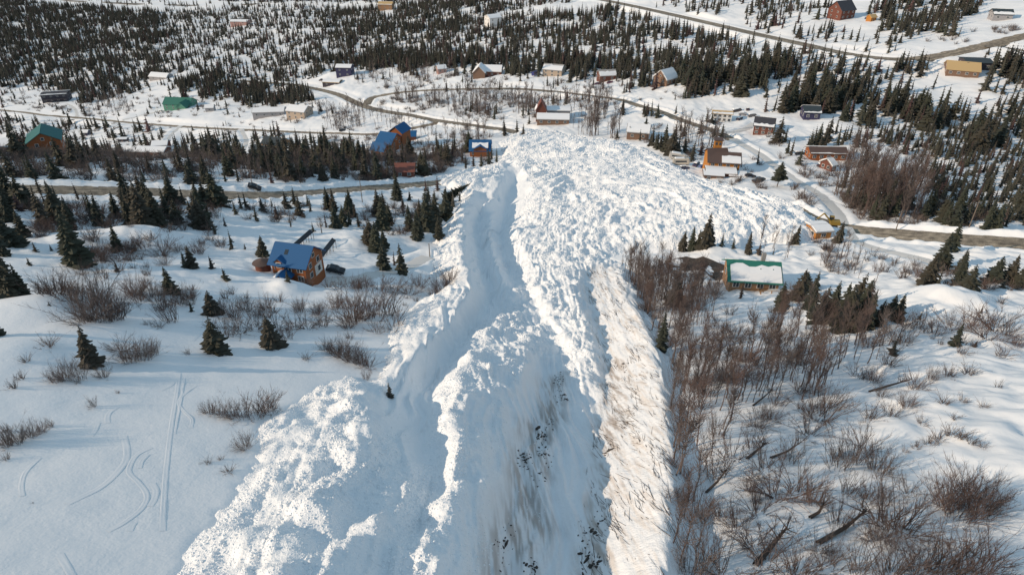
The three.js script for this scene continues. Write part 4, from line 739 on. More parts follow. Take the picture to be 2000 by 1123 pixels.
function vehicle(kind, at, turn, color, label, snow, cat = 'car') {
  const g = new THREE.Group(), m = mat(color, { roughness: 0.35 }), [b, c] = bodyShapes[kind], L = { car: 2.2, truck: 2.7, camper: 3.6 }[kind], H = { car: 1.58, truck: 1.92, camper: 3.15 }[kind];
  part(g, 'body', b, m); part(g, kind === 'camper' ? 'window_band' : 'cabin', c, glassMat);
  if (kind !== 'camper') box(g, 'roof_panel', m, [kind === 'car' ? 1.5 : 1.35, 0.06, 1.5], [kind === 'car' ? -0.48 : 0.15, H - 0.02, 0]);
  for (const x of [-1, 1]) for (const z of [-1, 1]) { const w = part(g, 'wheel', wheelShape, tyreMat); w.position.set(x * L * 0.62, 0.36, z * 0.86); part(w, 'rim', rimShape, rimMat); }
  for (const z of [-0.6, 0.6]) { box(g, 'headlight', lampMat, [0.08, 0.16, 0.36], [L + 0.05, 0.78, z]); box(g, 'tail_light', tailMat, [0.08, 0.16, 0.3], [-L - 0.05, 0.85, z]); }
  if (snow) { const s = part(g, 'snow_cap', extrude([[-L * 0.8, 0], [L * 0.45, 0], [L * 0.35, 0.22], [-L * 0.7, 0.26]], kind === 'camper' ? 2.2 : 1.5, 0.08), roofSnowMat); s.position.y = H; }
  const s = S(...at); let y = land(s.x, s.d); g.position.set(s.x, y, -s.d); g.rotation.y = THREE.MathUtils.degToRad(turn); HOMES.push([s.x, s.d, 3]);
  const yaw = g.rotation.y, dx = Math.cos(yaw), dd = -Math.sin(yaw) * -1; // lie along the slope
  g.rotation.order = 'YXZ'; g.rotation.z = Math.atan2(land(s.x + dx * 1.5, s.d + dd * 1.5) - land(s.x - dx * 1.5, s.d - dd * 1.5), 3);
  const sx = Math.sin(yaw), sd = -Math.cos(yaw); g.rotation.x = -Math.atan2(land(s.x + sx, s.d + sd) - land(s.x - sx, s.d - sd), 2);
  put(g, { car: 'parked_car', truck: 'pickup_truck', camper: 'camper' }[kind], label, cat);
}
vehicle('car', [655, 531], -6, [0.012, 0.014, 0.02], 'black car parked beside the blue roofed chalet');
vehicle('car', [669, 257], 2, [0.02, 0.025, 0.04], 'dark car driving on the narrow lane west of the stepped blue roofs');
vehicle('car', [497, 374], 4, [0.03, 0.03, 0.035], 'dark car on the main road verge west of the debris');
vehicle('camper', [1330, 322], -4, [0.55, 0.5, 0.42], 'snow capped camper parked beside the debris edge', true, 'camper');
vehicle('camper', [1322, 311], -10, [0.55, 0.52, 0.48], 'second snow covered camper behind the first near the orange lodge', true, 'camper');
vehicle('truck', [1360, 322], 58, [0.04, 0.05, 0.10], 'long dark blue truck parked by the orange lodge', true, 'truck');
vehicle('car', [1337, 331], 10, [0.05, 0.06, 0.12], 'blue car partly snowed in beside the campers', true);
vehicle('truck', [1377, 326], 20, [0.06, 0.12, 0.28], 'bright blue small truck against the orange lodge wall', true, 'truck');
vehicle('car', [1465, 350], -8, [0.015, 0.016, 0.025], 'black car on the east side of the orange lodge');
vehicle('truck', [1482, 357], 20, [0.03, 0.03, 0.03], 'dark pickup truck in the brush east of the orange lodge', false, 'truck');
vehicle('car', [1168, 161], 8, [0.12, 0.03, 0.09], 'maroon car in front of the tiny red cabin', true);
vehicle('car', [1192, 160], -4, [0.10, 0.02, 0.06], 'dark red car beside the tiny red cabin', false);
vehicle('truck', [1232, 166], 6, [0.5, 0.47, 0.44], 'white truck on the snowy plot east of the tiny red cabin', true, 'truck');
vehicle('car', [1445, 232], 40, [0.04, 0.05, 0.08], 'dark junk car in the cluttered yard', true);
vehicle('car', [1452, 222], -20, [0.4, 0.4, 0.42], 'pale junk car in the cluttered yard', true);
vehicle('truck', [1440, 214], 10, [0.07, 0.05, 0.05], 'brown junk truck in the cluttered yard', true, 'truck');
vehicle('car', [1462, 212], 75, [0.05, 0.05, 0.07], 'black junk car at the top of the cluttered yard', true);
vehicle('car', [1470, 226], 5, [0.15, 0.14, 0.14], 'grey junk car in the cluttered yard', true);
vehicle('truck', [1392, 240], -12, [0.06, 0.05, 0.05], 'dark truck below the trailer home', true, 'truck');
vehicle('car', [604, 154], 4, [0.06, 0.05, 0.05], 'dark car on the clearing west of the navy house', true);
vehicle('truck', [628, 160], -30, [0.06, 0.04, 0.05], 'dark truck beside the navy garage', false, 'truck');
vehicle('car', [330, 219], 0, [0.3, 0.3, 0.33], 'grey car in front of the green house', true);
vehicle('car', [314, 218], -20, [0.5, 0.5, 0.5], 'white car on the green house driveway', true);
vehicle('camper', [1045, 152], 64, [0.05, 0.06, 0.2], 'long dark blue trailer standing in the snow by the beige house', false, 'trailer');
vehicle('car', [1696, 36], 10, [0.03, 0.04, 0.08], 'dark blue car by the orange hut');
vehicle('car', [1606, 325], 15, [0.05, 0.05, 0.06], 'dark car between the red shed and the long barn', true);
vehicle('car', [1563, 303], -15, [0.04, 0.045, 0.05], 'dark car at the west end of the long barn', true);
{ // excavator where the road meets the debris
  const s = S(1627, 441), g = new THREE.Group(), y = mat([0.30, 0.20, 0.04], { roughness: 0.6 });
  for (const z of [-1, 1]) part(g, 'track', extrude([[-1.8, 0], [1.8, 0], [2.1, 0.4], [1.8, 0.85], [-1.8, 0.85], [-2.1, 0.4]], 0.55, 0.05), tyreMat).position.z = z * 1.1;
  box(g, 'body', y, [3, 1.1, 2.4], [-0.4, 1.6, 0]); const cab = box(g, 'cab', y, [1.3, 1.5, 1.1], [0.6, 2.6, 0.6]); box(g, 'window', glassMat, [1.1, 0.9, 1.16], [0.72, 2.75, 0.6]);
  const f = new Faces(); f.stick([0.9, 1.8, -0.3], [3.4, 4.4, -0.3], 0.3, 0.24, 5); f.stick([3.4, 4.4, -0.3], [5.2, 2.2, -0.3], 0.24, 0.18, 5); part(g, 'boom', f.geo(), y);
  part(g, 'bucket', extrude([[0, 0], [0.9, 0.2], [1, 1], [0.4, 0.4]], 1.1, 0.04), metalMat).position.set(4.7, 1.3, -0.3);
  g.position.set(s.x, land(s.x, s.d), -s.d); g.rotation.y = 2.9; put(g, 'excavator', 'excavator working where the main road leaves the debris', 'excavator');
}
// ---------------------------------------------------------------- utility poles
const poleMat = mat([0.20, 0.16, 0.13]);
for (const [u, v, h, label] of [[18, 361, 11, 'utility pole with crossarm by the west end of the main road'], [707, 392, 10, 'thin utility pole between the chalet and the main road'], [1889, 457, 9, 'pale utility pole beside the eastern main road'], [1750, 452, 7, 'short pole at the edge of the eastern main road'], [840, 512, 4, 'thin marker post on the snow west of the debris rim'], [629, 461, 3, 'small post by the trail to the solar panels']]) {
  const s = S(u, v), g = new THREE.Group(), f = new Faces(); f.stick([0, -0.6, 0], [0, h, 0], 0.16, 0.11, 7); part(g, 'pole', f.geo(), poleMat);
  if (h > 5) { box(g, 'crossarm', poleMat, [2.4, 0.16, 0.14], [0, h - 0.7, 0.12]); for (const x of [-1, -0.4, 0.4, 1]) box(g, 'insulator', concreteMat, [0.12, 0.25, 0.12], [x, h - 0.5, 0.12]); } else box(g, 'cap', concreteMat, [0.28, 0.12, 0.28], [0, h, 0]);
  g.position.set(s.x, s.y, -s.d); g.rotation.y = 0.3; put(g, h > 5 ? 'utility_pole' : 'marker_post', label, 'pole');
}
// ---------------------------------------------------------------- plant the spruces
const landmark = (x, d) => { let best = null, q = 1e9; for (const m of MARKS) { const e = (x - m[0]) ** 2 + (d - m[1]) ** 2; if (e < q) { q = e; best = m; } } return q < 38 * 38 ? ` near the ${best[2]}` : ''; };
const open = (x, d) => !FRONTS.some(h => (x - h[0]) ** 2 + (d - h[1]) ** 2 < h[2] ** 2);
const clear = (x, d, pad = 1) => !HOMES.some(h => (x - h[0]) ** 2 + (d - h[1]) ** 2 < (h[2] + pad) ** 2);
for (const [poly, density, h0, h1, zone] of forests) for (const [x, d, h] of spread(poly, density, h0, h1, zone, (x, d) => clear(x, d, 1.5) && open(x, d))) addSpruce(x, d, h, zone);
SP.sort((a, b) => b.size - a.size);
const inView = t => { const y = land(t.x, t.d) - EYE.y, zc = -y * SPITCH + t.d * CP, yc = y * CP + t.d * SPITCH; return Math.abs(t.x / zc * F) < 1040 && Math.abs(yc / zc * F) < 620; };
{
  const far = [[], [], []], mtx = new THREE.Matrix4(), q = new THREE.Quaternion(), e = new THREE.Euler(), v = new THREE.Vector3(), s = new THREE.Vector3();
  let n = 0;
  for (const t of SP) {
    const y = surface(t.x, t.d) - 0.1;
    if (n < 300 && inView(t)) {
      n++;
      const g = new THREE.Group(), group = ZONES[t.zone][1], k = t.zone === 'bank' ? 2 : t.shape >= 0 && (t.shape === 3 || rnd() < 0.7) ? t.shape : pick([0, 1, 2, 4, 4, 5]), near = group ? landmark(t.x, t.d) : '';
      const size = t.h < 3.5 ? 'small' : t.h < 7 ? 'middling' : t.h < 10 ? 'tall' : 'very tall', form = ['conical', 'broad', 'slender', 'squat', 'ragged', 'gappy'][k];
      const label = !group ? ZONES[t.zone][0] : near ? `${size} ${form} dark spruce${near}` : `${size} ${form} ${ZONES[t.zone][0].replace(/^(tall|slim|narrow|leaning|black|dark|rusty dark) /, '').replace(/^dark /, '')}`;
      part(g, 'trunk', trunkShape, barkMat); part(g, 'crown', spruceNear[k], pick(spruceMats));
      const wide = t.zone === 'bank' || t.zone === 'greenrow' ? 0.72 : rr(0.8, 1.2); g.scale.set(t.h * wide, t.h, t.h * wide * rr(0.85, 1.15)); g.position.set(t.x, y, -t.d); g.rotation.set(rr(-0.08, 0.08), rr(0, 6.28), rr(-0.08, 0.08));
      put(g, 'spruce_tree', label, 'tree', near ? 'spruces' + near : group);
    } else {
      const w = t.h * rr(0.7, 1.35); far[Math.floor(rnd() * 3)].push([mtx.compose(v.set(t.x, y, -t.d), q.setFromEuler(e.set(rr(-0.05, 0.05), rr(0, 6.28), rr(-0.05, 0.05))), s.set(w, t.h, w)).clone(), rr(0.7, 1.6), rnd() < 0.12 ? rr(1.5, 4) : rr(0, 1)]);
    }
  }
  const group = new THREE.Group(), white = mat([0.036, 0.040, 0.029], { roughness: 0.9 }), c = new THREE.Color();
  far.forEach((l, k) => { const im = new THREE.InstancedMesh(spruceFar[k], white, l.length); im.name = 'spruce'; l.forEach(([m, b, w], i) => { im.setMatrixAt(i, m); im.setColorAt(i, c.setRGB(b * (1 + 0.25 * w), b, b * (1 + 0.1 * w))); }); group.add(im); });
  put(group, 'spruce_forest', 'far spruce forest spreading over the valley floor', 'forest', null, 'stuff');
  console.log('spruces', SP.length, 'far', far.map(l => l.length));
}
{ // spruce with a long bare stem, and the spruce knocked over by the slide
  const s = S(1518, 366), g = new THREE.Group(), f = new Faces(); f.stick([0, -0.4, 0], [0.4, 8, 0], 0.2, 0.1, 6); part(g, 'trunk', f.geo(), barkMat);
  const c = part(g, 'crown', spruceNear[1], spruceMats[1]); c.scale.set(10, 7, 10); c.position.set(0.25, 4, 0); g.position.set(s.x, s.y, -s.d); put(g, 'pruned_spruce_tree', 'lone spruce with bare lower stem by the snowy lane east of the lodge', 'tree');
  const k = S(872, 396), r = new THREE.Group(); part(r, 'trunk', trunkShape, barkMat); part(r, 'crown', spruceNear[0], spruceMats[1]); r.scale.set(11, 11, 11); r.position.set(k.x, surface(k.x, k.d) + 2.5, -k.d); r.rotation.set(0, 0.4, -1.15); put(r, 'toppled_spruce_tree', 'spruce toppled sideways over the edge of the avalanche snow', 'tree');
}
// ---------------------------------------------------------------- bare shrubs and birches
function shrubShape(stems, lean, twigs, r) {
  const f = new Faces();
  for (let k = 0; k < stems; k++) {
    const a = rr(0, 6.283), b = rr(0, 1) ** 0.6 * 0.3, tilt = rr(0.05, lean), L = rr(0.6, 1.05);
    let p = [Math.cos(a) * b, -0.05, Math.sin(a) * b], dir = [Math.cos(a + rr(-0.7, 0.7)) * Math.sin(tilt), Math.cos(tilt), Math.sin(a + rr(-0.7, 0.7)) * Math.sin(tilt)], R = r * rr(0.7, 1.2);
    for (let s = 0; s < 3; s++) {
      const q = [0, 1, 2].map(i => p[i] + (dir[i] + rr(-0.3, 0.3) + (i !== 1 ? dir[i] * s * 0.35 : -0.12 * s * tilt)) * L / 3); f.stick(p, q, R * (1 - s * 0.27), R * (0.73 - s * 0.27) + 0.0012);
      if (s) for (let t = 0; t < twigs; t++) { const e = rnd(), o = [0, 1, 2].map(i => lerp(p[i], q[i], e)), u = [0, 1, 2].map(i => o[i] + (dir[i] * 0.8 + rr(-0.7, 0.7)) * L * rr(0.14, 0.3)); f.stick(o, u, R * 0.42, R * 0.16); }
      p = q;
    }
  }
  return f.geo();
}
function birchShape(limbs, r) {
  const f = new Faces(); let p = [0, -0.05, 0], tops = [];
  for (let s = 0; s < 6; s++) { const q = [p[0] + rr(-0.022, 0.022), p[1] + 0.175, p[2] + rr(-0.022, 0.022)]; f.stick(p, q, r * (1 - s * 0.16), r * (0.84 - s * 0.15), 4); p = q; tops.push(q); }
  for (let k = 0; k < limbs; k++) {
    const h = rr(0.25, 0.95), i = Math.min(4, Math.floor(h * 6)), b = [0, 1, 2].map(c => lerp(tops[i][c], tops[i + 1][c], rnd())), a = rr(0, 6.283), L = rr(0.12, 0.27) * (1.15 - h * 0.5), up = rr(0.7, 1.3);
    const m = [b[0] + Math.cos(a) * L * 0.5, b[1] + L * 0.55 * up, b[2] + Math.sin(a) * L * 0.5], e = [b[0] + Math.cos(a) * L * 0.75, b[1] + L * 1.25 * up, b[2] + Math.sin(a) * L * 0.75];
    f.stick(b, m, r * 0.34, r * 0.24); f.stick(m, e, r * 0.24, r * 0.09);
    for (let t = 0; t < 4; t++) { const o = [0, 1, 2].map(c => lerp(t < 2 ? b[c] : m[c], t < 2 ? m[c] : e[c], rnd())); f.stick(o, [o[0] + rr(-0.07, 0.07), o[1] + rr(0.02, 0.12), o[2] + rr(-0.07, 0.07)], r * 0.16, r * 0.06); }
  }
  return f.geo();
}
const shrubNear = [shrubShape(56, 0.75, 5, 0.0085), shrubShape(70, 0.6, 5, 0.008), shrubShape(34, 1.05, 7, 0.011), shrubShape(36, 0.5, 5, 0.010), shrubShape(20, 0.95, 8, 0.012), shrubShape(30, 0.7, 7, 0.0095)];
const shrubFar = [shrubShape(34, 0.75, 2, 0.018), shrubShape(28, 0.6, 2, 0.02)];
const birchNear = [birchShape(28, 0.012), birchShape(34, 0.014), birchShape(22, 0.012), birchShape(40, 0.014)], birchFar = [birchShape(18, 0.019), birchShape(15, 0.018)];
const twigMats = [[0.12, 0.09, 0.08], [0.145, 0.118, 0.108], [0.095, 0.068, 0.06], [0.13, 0.088, 0.076]].map(c => mat(c, { roughness: 0.9 }));
const BUSH = [], BIRCH = [];
const SZ = {
  open: ['bare willow bush standing alone in the open snowfield', 'bushes on the open snowfield'],
  hedge: ['bare bush in a short willow hedge on the open snowfield', 'willow hedges on the open snowfield'],
  scrub: ['bare brown bush in the scrub uphill of the blue roofed chalet', 'scrub uphill of the chalet'],
  west: ['bare grey bush in the scrub around the western snow drifts', 'scrub around the western drifts'],
  verge: ['bare bush on the scrubby verge of the main road', 'scrub along the main road'],
  alder: ['spreading bare alder on the lumpy snow east of the scraped bank', 'alders east of the scraped bank'],
  eastfield: ['low bare bush at the edge of the eastern snow slope', 'bushes on the eastern snow slope'],
  dense: ['bare bush in the thicket below the snow covered green roof', 'thicket below the green roof'],
  debris: ['bare bush half buried at the west rim of the avalanche', 'bushes at the west rim of the avalanche'],
  homes: ['bare bush in the wooded plots among the hillside homes', 'bushes among the homes'],
};
const bush = (list, zone) => { for (const [u, v, hp, wf = 1, k] of list) { const s = site(u, v); BUSH.push({ x: s.x, d: s.d, h: hp * s.m * (zone === 'alder' ? 0.82 : zone === 'open' || zone === 'hedge' ? 0.82 : 0.92), w: wf, zone, shape: k ?? -1 }); } };
bush([[180, 792, 28, 1], [405, 908, 15, 1.3], [432, 900, 14, 1], [447, 924, 20, 1.3], [480, 876, 46, 1, 1], [597, 700, 18, 1.2], [560, 1123 - 480, 10, 1], [228, 765, 10, 1], [62, 985, 4, 2]], 'open');
bush([[410, 808, 36], [432, 812, 42], [455, 816, 46], [478, 818, 48], [500, 816, 58], [520, 806, 62], [528, 800, 40], [8, 868, 54, 1, 1], [30, 862, 50, 1, 1], [55, 850, 44], [78, 842, 32], [95, 830, 22], [638, 684, 34], [655, 690, 42], [672, 697, 50, 1, 1], [690, 705, 52, 1, 1], [706, 712, 46, 1, 1], [722, 716, 30], [10, 895, 20]], 'hedge');
bush([[252, 705, 46, 1.2, 1], [280, 700, 42, 1.2], [235, 690, 36], [298, 692, 34], [130, 738, 44, 1.2], [155, 742, 40, 1.2], [110, 745, 34], [200, 735, 30], [175, 640, 84, 1, 0], [205, 636, 90, 0.9, 1], [150, 610, 70, 1], [228, 630, 70, 0.9], [120, 600, 60], [190, 600, 80], [245, 612, 30], [100, 590, 50], [334, 630, 62, 0.8, 3], [322, 600, 50], [300, 585, 40], [350, 590, 44], [262, 575, 50], [100, 692, 24, 1.5], [55, 715, 20], [25, 755, 24], [40, 740, 20], [310, 645, 14, 1.8], [290, 640, 10, 2], [365, 690, 14], [10, 840, 20]], 'west');
bush([[445, 655, 50], [470, 650, 42], [500, 640, 44], [455, 620, 44], [480, 605, 36], [520, 600, 34], [575, 640, 44], [600, 638, 42], [630, 635, 38], [560, 660, 40], [680, 640, 40], [690, 625, 76, 1, 0], [715, 622, 66, 1], [740, 620, 60], [760, 615, 50], [735, 650, 34], [770, 645, 44], [655, 600, 36], [620, 610, 30], [585, 600, 30], [545, 585, 20], [600, 555, 26], [640, 560, 20], [820, 560, 34], [800, 575, 36], [770, 570, 34], [745, 568, 34], [710, 566, 30], [680, 566, 26], [660, 568, 22], [540, 640, 40], [505, 615, 30], [430, 600, 24], [410, 640, 20]], 'scrub');
bush([[862, 574, 44, 1, 1], [875, 562, 40, 1], [848, 580, 30], [885, 556, 26], [715, 738, 26, 0.8]], 'debris');
bush([[1880, 1000, 110, 1, 1], [1915, 990, 96, 1, 1], [1850, 980, 90, 1, 1], [1940, 975, 70, 1], [1890, 960, 80, 1], [1760, 1035, 130, 0.95, 0], [1730, 1020, 110, 1, 2], [1720, 1060, 60], [1640, 910, 86, 0.9], [1670, 900, 90, 0.8, 3], [1720, 915, 84, 0.9, 1], [1690, 880, 60], [1600, 820, 84, 1, 2], [1620, 800, 70], [1580, 850, 60, 1, 2], [1545, 900, 70, 0.9], [1520, 970, 96, 1, 2], [1480, 1000, 70, 1, 2], [1440, 1030, 66, 1, 2], [1560, 960, 90, 0.9, 2], [1590, 980, 90, 0.7, 3], [1640, 1025, 90, 0.7, 3], [1500, 1100, 110, 1, 2], [1560, 1120, 100, 1, 0], [1470, 1060, 70, 1, 2], [1620, 1110, 80, 1, 2], [1680, 1123, 90, 1], [1740, 1130, 110, 1], [1800, 1120, 110, 1, 1], [1850, 1110, 120, 1, 0], [1900, 1120, 120, 1, 1], [1940, 1100, 90], [1380, 1100, 110, 0.8, 3], [1350, 1123, 120, 0.8, 3], [1410, 1010, 60], [1400, 930, 90, 0.8, 3], [1430, 900, 80, 0.8], [1370, 1000, 90, 0.7, 3], [1490, 920, 60, 1, 2], [1470, 880, 56], [1700, 970, 60], [1420, 1123, 90, 1, 2], [1660, 960, 70, 0.8], [1780, 960, 50], [1480, 840, 50, 1, 2], [1400, 860, 80, 0.7, 3]], 'alder');
bush([[1790, 875, 16, 1.5], [1815, 868, 20, 1.5], [1835, 862, 22, 1.5], [1855, 858, 24, 1.5], [1875, 864, 22, 1.5], [1895, 872, 18, 1.5], [1920, 876, 14, 1.5], [1770, 882, 12, 1.5], [1700, 820, 36, 1.2], [1740, 815, 38, 1.2], [1770, 800, 34, 1.2], [1720, 780, 30], [1790, 760, 36, 1.2], [1820, 745, 30], [1850, 740, 26, 1.3], [1890, 735, 24, 1.3], [1840, 800, 20, 1.4], [1880, 790, 16, 1.4], [1920, 800, 14, 1.5], [1860, 830, 14, 1.5], [1800, 830, 18, 1.4], [1950, 760, 14, 1.5], [1930, 660, 50, 1.2, 2], [1950, 645, 60, 1.2, 2], [1900, 640, 50, 1.2], [1970, 650, 40], [1860, 640, 40, 1.2], [1830, 650, 40, 1.2], [1800, 645, 40, 1.2], [1770, 640, 40], [1990, 670, 30], [1960, 690, 24, 1.4], [1880, 690, 20, 1.4]], 'eastfield');
function bushes(poly, density, h0, h1, zone) { for (const [x, d, h] of spread(poly, density, h0, h1, zone, (x, d) => clear(x, d, 0.3))) BUSH.push({ x, d, h, w: rr(0.9, 1.3), zone, shape: -1 }); }
function birches(poly, density, h0, h1, zone) { for (const [x, d, h] of spread(poly, density, h0, h1, zone, (x, d) => clear(x, d, 0.3) && open(x, d))) BIRCH.push({ x, d, h, w: rr(0.8, 1.2), zone, shape: -1 }); }
bushes([[1200, 510], [1330, 520], [1420, 575], [1500, 600], [1590, 640], [1770, 650], [1790, 720], [1700, 770], [1560, 830], [1420, 860], [1400, 1123], [1325, 1123], [1335, 1000], [1325, 800], [1290, 660], [1235, 560]], 451, 1.6, 3.6, 'dense');
bushes([[1340, 820], [1450, 850], [1600, 780], [1760, 820], [1800, 1000], [1700, 1123], [1370, 1123]], 251, 1.0, 2.4, 'alder');
bushes([[1650, 700], [1790, 660], [2000, 640], [2000, 720], [1850, 790], [1700, 800]], 143, 0.8, 1.8, 'eastfield');
bushes([[430, 560], [560, 575], [830, 545], [830, 585], [770, 640], [720, 670], [560, 665], [430, 660]], 277, 1.0, 2.4, 'scrub');
bushes([[0, 530], [110, 540], [330, 520], [430, 580], [350, 620], [220, 640], [60, 600]], 405, 1.1, 2.8, 'west');
bushes([[60, 400], [420, 405], [430, 480], [330, 500], [200, 520], [120, 500], [60, 450]], 942, 1.7, 3.9, 'west');
bushes([[400, 398], [560, 400], [760, 400], [860, 380], [870, 430], [800, 470], [650, 440], [480, 430]], 601, 1.4, 3.0, 'verge');
bushes([[-60, 300], [220, 300], [480, 310], [860, 290], [960, 315], [860, 345], [480, 362], [-60, 352]], 942, 2.0, 4.0, 'homes');
bushes([[620, 262], [760, 262], [960, 258], [970, 300], [700, 320], [560, 320]], 530, 1.6, 3.4, 'homes');
bushes([[740, 200], [980, 205], [980, 245], [860, 232]], 353, 1.4, 3.0, 'homes');
bushes([[1540, 355], [1640, 350], [1800, 380], [1990, 440], [1800, 448], [1660, 425]], 710, 1.8, 3.6, 'verge');
bushes([[1560, 475], [1660, 470], [1800, 515], [1900, 540], [2000, 520], [2000, 640], [1900, 600], [1780, 560], [1700, 540], [1600, 530]], 601, 1.4, 3.0, 'verge');
bushes([[760, 185], [1000, 178], [1140, 190], [1200, 205], [1190, 270], [1100, 220], [960, 245], [850, 228], [740, 205]], 299, 2.0, 4.0, 'homes');
bushes([[1180, 200], [1290, 225], [1400, 262], [1420, 300], [1300, 285], [1180, 275]], 150, 1.8, 3.6, 'homes');
bushes([[620, 195], [700, 205], [840, 236], [800, 250], [600, 250], [590, 215]], 126, 1.5, 3.0, 'homes');
bushes([[1480, 280], [1600, 260], [1680, 280], [1640, 340], [1520, 320]], 126, 1.5, 3.0, 'homes');
bushes([[700, 138], [900, 140], [860, 168], [720, 168]], 184, 2.0, 4.0, 'homes');
bushes([[1530, 345], [1640, 310], [1800, 370], [1800, 430], [1660, 420], [1560, 400]], 420, 2.0, 4.2, 'verge');
bushes([[0, 165], [180, 170], [330, 185], [480, 200], [640, 205], [700, 225], [640, 255], [400, 246], [150, 226], [0, 210]], 103, 1.6, 3.4, 'homes');
bushes([[860, 140], [1180, 158], [1330, 185], [1340, 225], [1180, 180], [900, 168]], 126, 1.6, 3.4, 'homes');
bushes([[-60, 228], [200, 238], [600, 262], [600, 300], [-60, 300]], 138, 1.4, 3.2, 'homes');
bushes([[1280, 300], [1340, 290], [1480, 300], [1500, 370], [1470, 372]], 353, 1.4, 3.0, 'homes');
bushes([[1760, 95], [1900, 60], [2000, 50], [2000, 62], [1850, 98], [1780, 108]], 353, 2.0, 3.4, 'homes');
bushes([[0, 200], [180, 205], [230, 230], [60, 218]], 353, 1.6, 3.0, 'homes');
const BZ = {
  bank: ['slender bare birch in the wood on the crest of the scraped bank', 'birch wood beside the scraped bank'],
  gully: ['tall bare cottonwood in the brown grove above the eastern main road', 'brown grove above the eastern main road'],
  homes: ['slender bare birch in the wooded plots among the hillside homes', 'birches among the homes'],
  hairpin: ['slender bare birch inside the hairpin road', 'birches at the hairpin'],
  fence: ['thin bare birch behind the snow covered green roof', 'birches behind the green roof'],
};
birches([[1205, 530], [1330, 530], [1420, 580], [1500, 610], [1590, 640], [1760, 650], [1760, 700], [1640, 760], [1540, 800], [1420, 850], [1395, 1000], [1400, 1123], [1322, 1123], [1332, 950], [1324, 800], [1270, 620]], 2223, 4.8, 9.0, 'bank');
birches([[1645, 300], [1690, 320], [1800, 360], [1810, 420], [1740, 440], [1680, 420], [1610, 410], [1590, 380]], 1344, 9.0, 14.0, 'gully');
birches([[1480, 470], [1580, 480], [1660, 500], [1760, 540], [1700, 550], [1570, 520], [1490, 500]], 624, 4.0, 7.0, 'fence');
birches([[-60, 318], [220, 322], [330, 326], [300, 352], [-60, 350]], 626, 5.6, 8.4, 'homes');
birches([[330, 320], [600, 320], [860, 300], [950, 320], [840, 345], [480, 358]], 442, 6.0, 9.0, 'homes');
birches([[770, 190], [960, 180], [1130, 190], [1180, 215], [1170, 270], [1140, 265], [1120, 225], [1000, 225], [880, 220], [800, 210]], 726, 7.0, 11.0, 'hairpin');
birches([[640, 205], [720, 215], [830, 238], [800, 246], [650, 250], [620, 230]], 594, 6.0, 9.0, 'hairpin');
birches([[880, 250], [960, 255], [960, 285], [850, 290], [800, 262]], 405, 6.0, 10.0, 'homes');
birches([[170, 180], [240, 190], [250, 225], [180, 215]], 442, 7.0, 10.0, 'homes');
birches([[1300, 250], [1400, 275], [1440, 300], [1380, 300], [1310, 280]], 594, 8.0, 12.0, 'hairpin');
birches([[1150, 195], [1190, 200], [1185, 275], [1150, 270]], 1452, 9.0, 14.0, 'hairpin');
birches([[700, 140], [900, 140], [860, 165], [720, 165]], 396, 6.0, 9.0, 'hairpin');
function plant(list, max, nearShapes, farShapes, name, cat, zones, stuffName, stuffLabel) {
  for (const t of list) t.size = t.h / Math.hypot(t.x, 160 - base(t.x, t.d), t.d);
  list.sort((a, b) => b.size - a.size);
  const far = farShapes.map(() => []), mtx = new THREE.Matrix4(), q = new THREE.Quaternion(), e = new THREE.Euler(), v = new THREE.Vector3(), s = new THREE.Vector3(); let n = 0;
  for (const t of list) {
    const y = surface(t.x, t.d) - 0.05, w = t.h * t.w;
    if (n < max && inView(t)) {
      n++;
      const tone = Math.floor(rnd() * 4), o = new THREE.Mesh(nearShapes[t.shape >= 0 ? t.shape : Math.floor(rnd() * nearShapes.length)], twigMats[tone]), near = landmark(t.x, t.d);
      const look = `${(cat === 'bush' ? t.h < 1.4 ? 'low' : t.h < 2.8 ? 'middling' : 'big' : t.h < 5.5 ? 'short' : t.h < 9 ? 'tall' : 'very tall')} ${['brown', 'grey', 'dark brown', 'reddish'][tone]} `, what = zones[t.zone][0].replace(/\b(brown|grey|tall|slender|low|spreading|thin) /, '');
      o.scale.set(w, t.h, w); o.position.set(t.x, y, -t.d); o.rotation.set(rr(-0.08, 0.08), rr(0, 6.28), rr(-0.08, 0.08));
      put(o, name, near && cat !== 'bush' ? look + 'bare birch' + near : look + what, cat, near && cat !== 'bush' ? 'birches' + near : zones[t.zone][1]);
    } else far[Math.floor(rnd() * far.length)].push([mtx.compose(v.set(t.x, y, -t.d), q.setFromEuler(e.set(rr(-0.08, 0.08), rr(0, 6.28), rr(-0.08, 0.08))), s.set(w, t.h, w)).clone(), rr(0.75, 1.3)]);
  }
  const group = new THREE.Group(), m = mat([0.125, 0.098, 0.088], { roughness: 0.9 }), c = new THREE.Color();
  far.forEach((l, k) => { if (!l.length) return; const im = new THREE.InstancedMesh(farShapes[k], m, l.length); im.name = name; l.forEach(([a, b], i) => { im.setMatrixAt(i, a); im.setColorAt(i, c.setRGB(b, b, b)); }); group.add(im); });
  put(group, stuffName, stuffLabel, stuffName.replace('_', ' '), null, 'stuff');
  console.log(name, list.length, n, far.map(l => l.length));
}
plant(BUSH, 300, shrubNear, shrubFar, 'bare_bush', 'bush', SZ, 'distant_scrub', 'bare brown scrub thickets seen as one mass');
plant(BIRCH, 300, birchNear, birchFar, 'bare_birch', 'tree', BZ, 'distant_birch_wood', 'bare birch and cottonwood thickets seen as one mass');
const logMat = mat([0.075, 0.055, 0.045]);
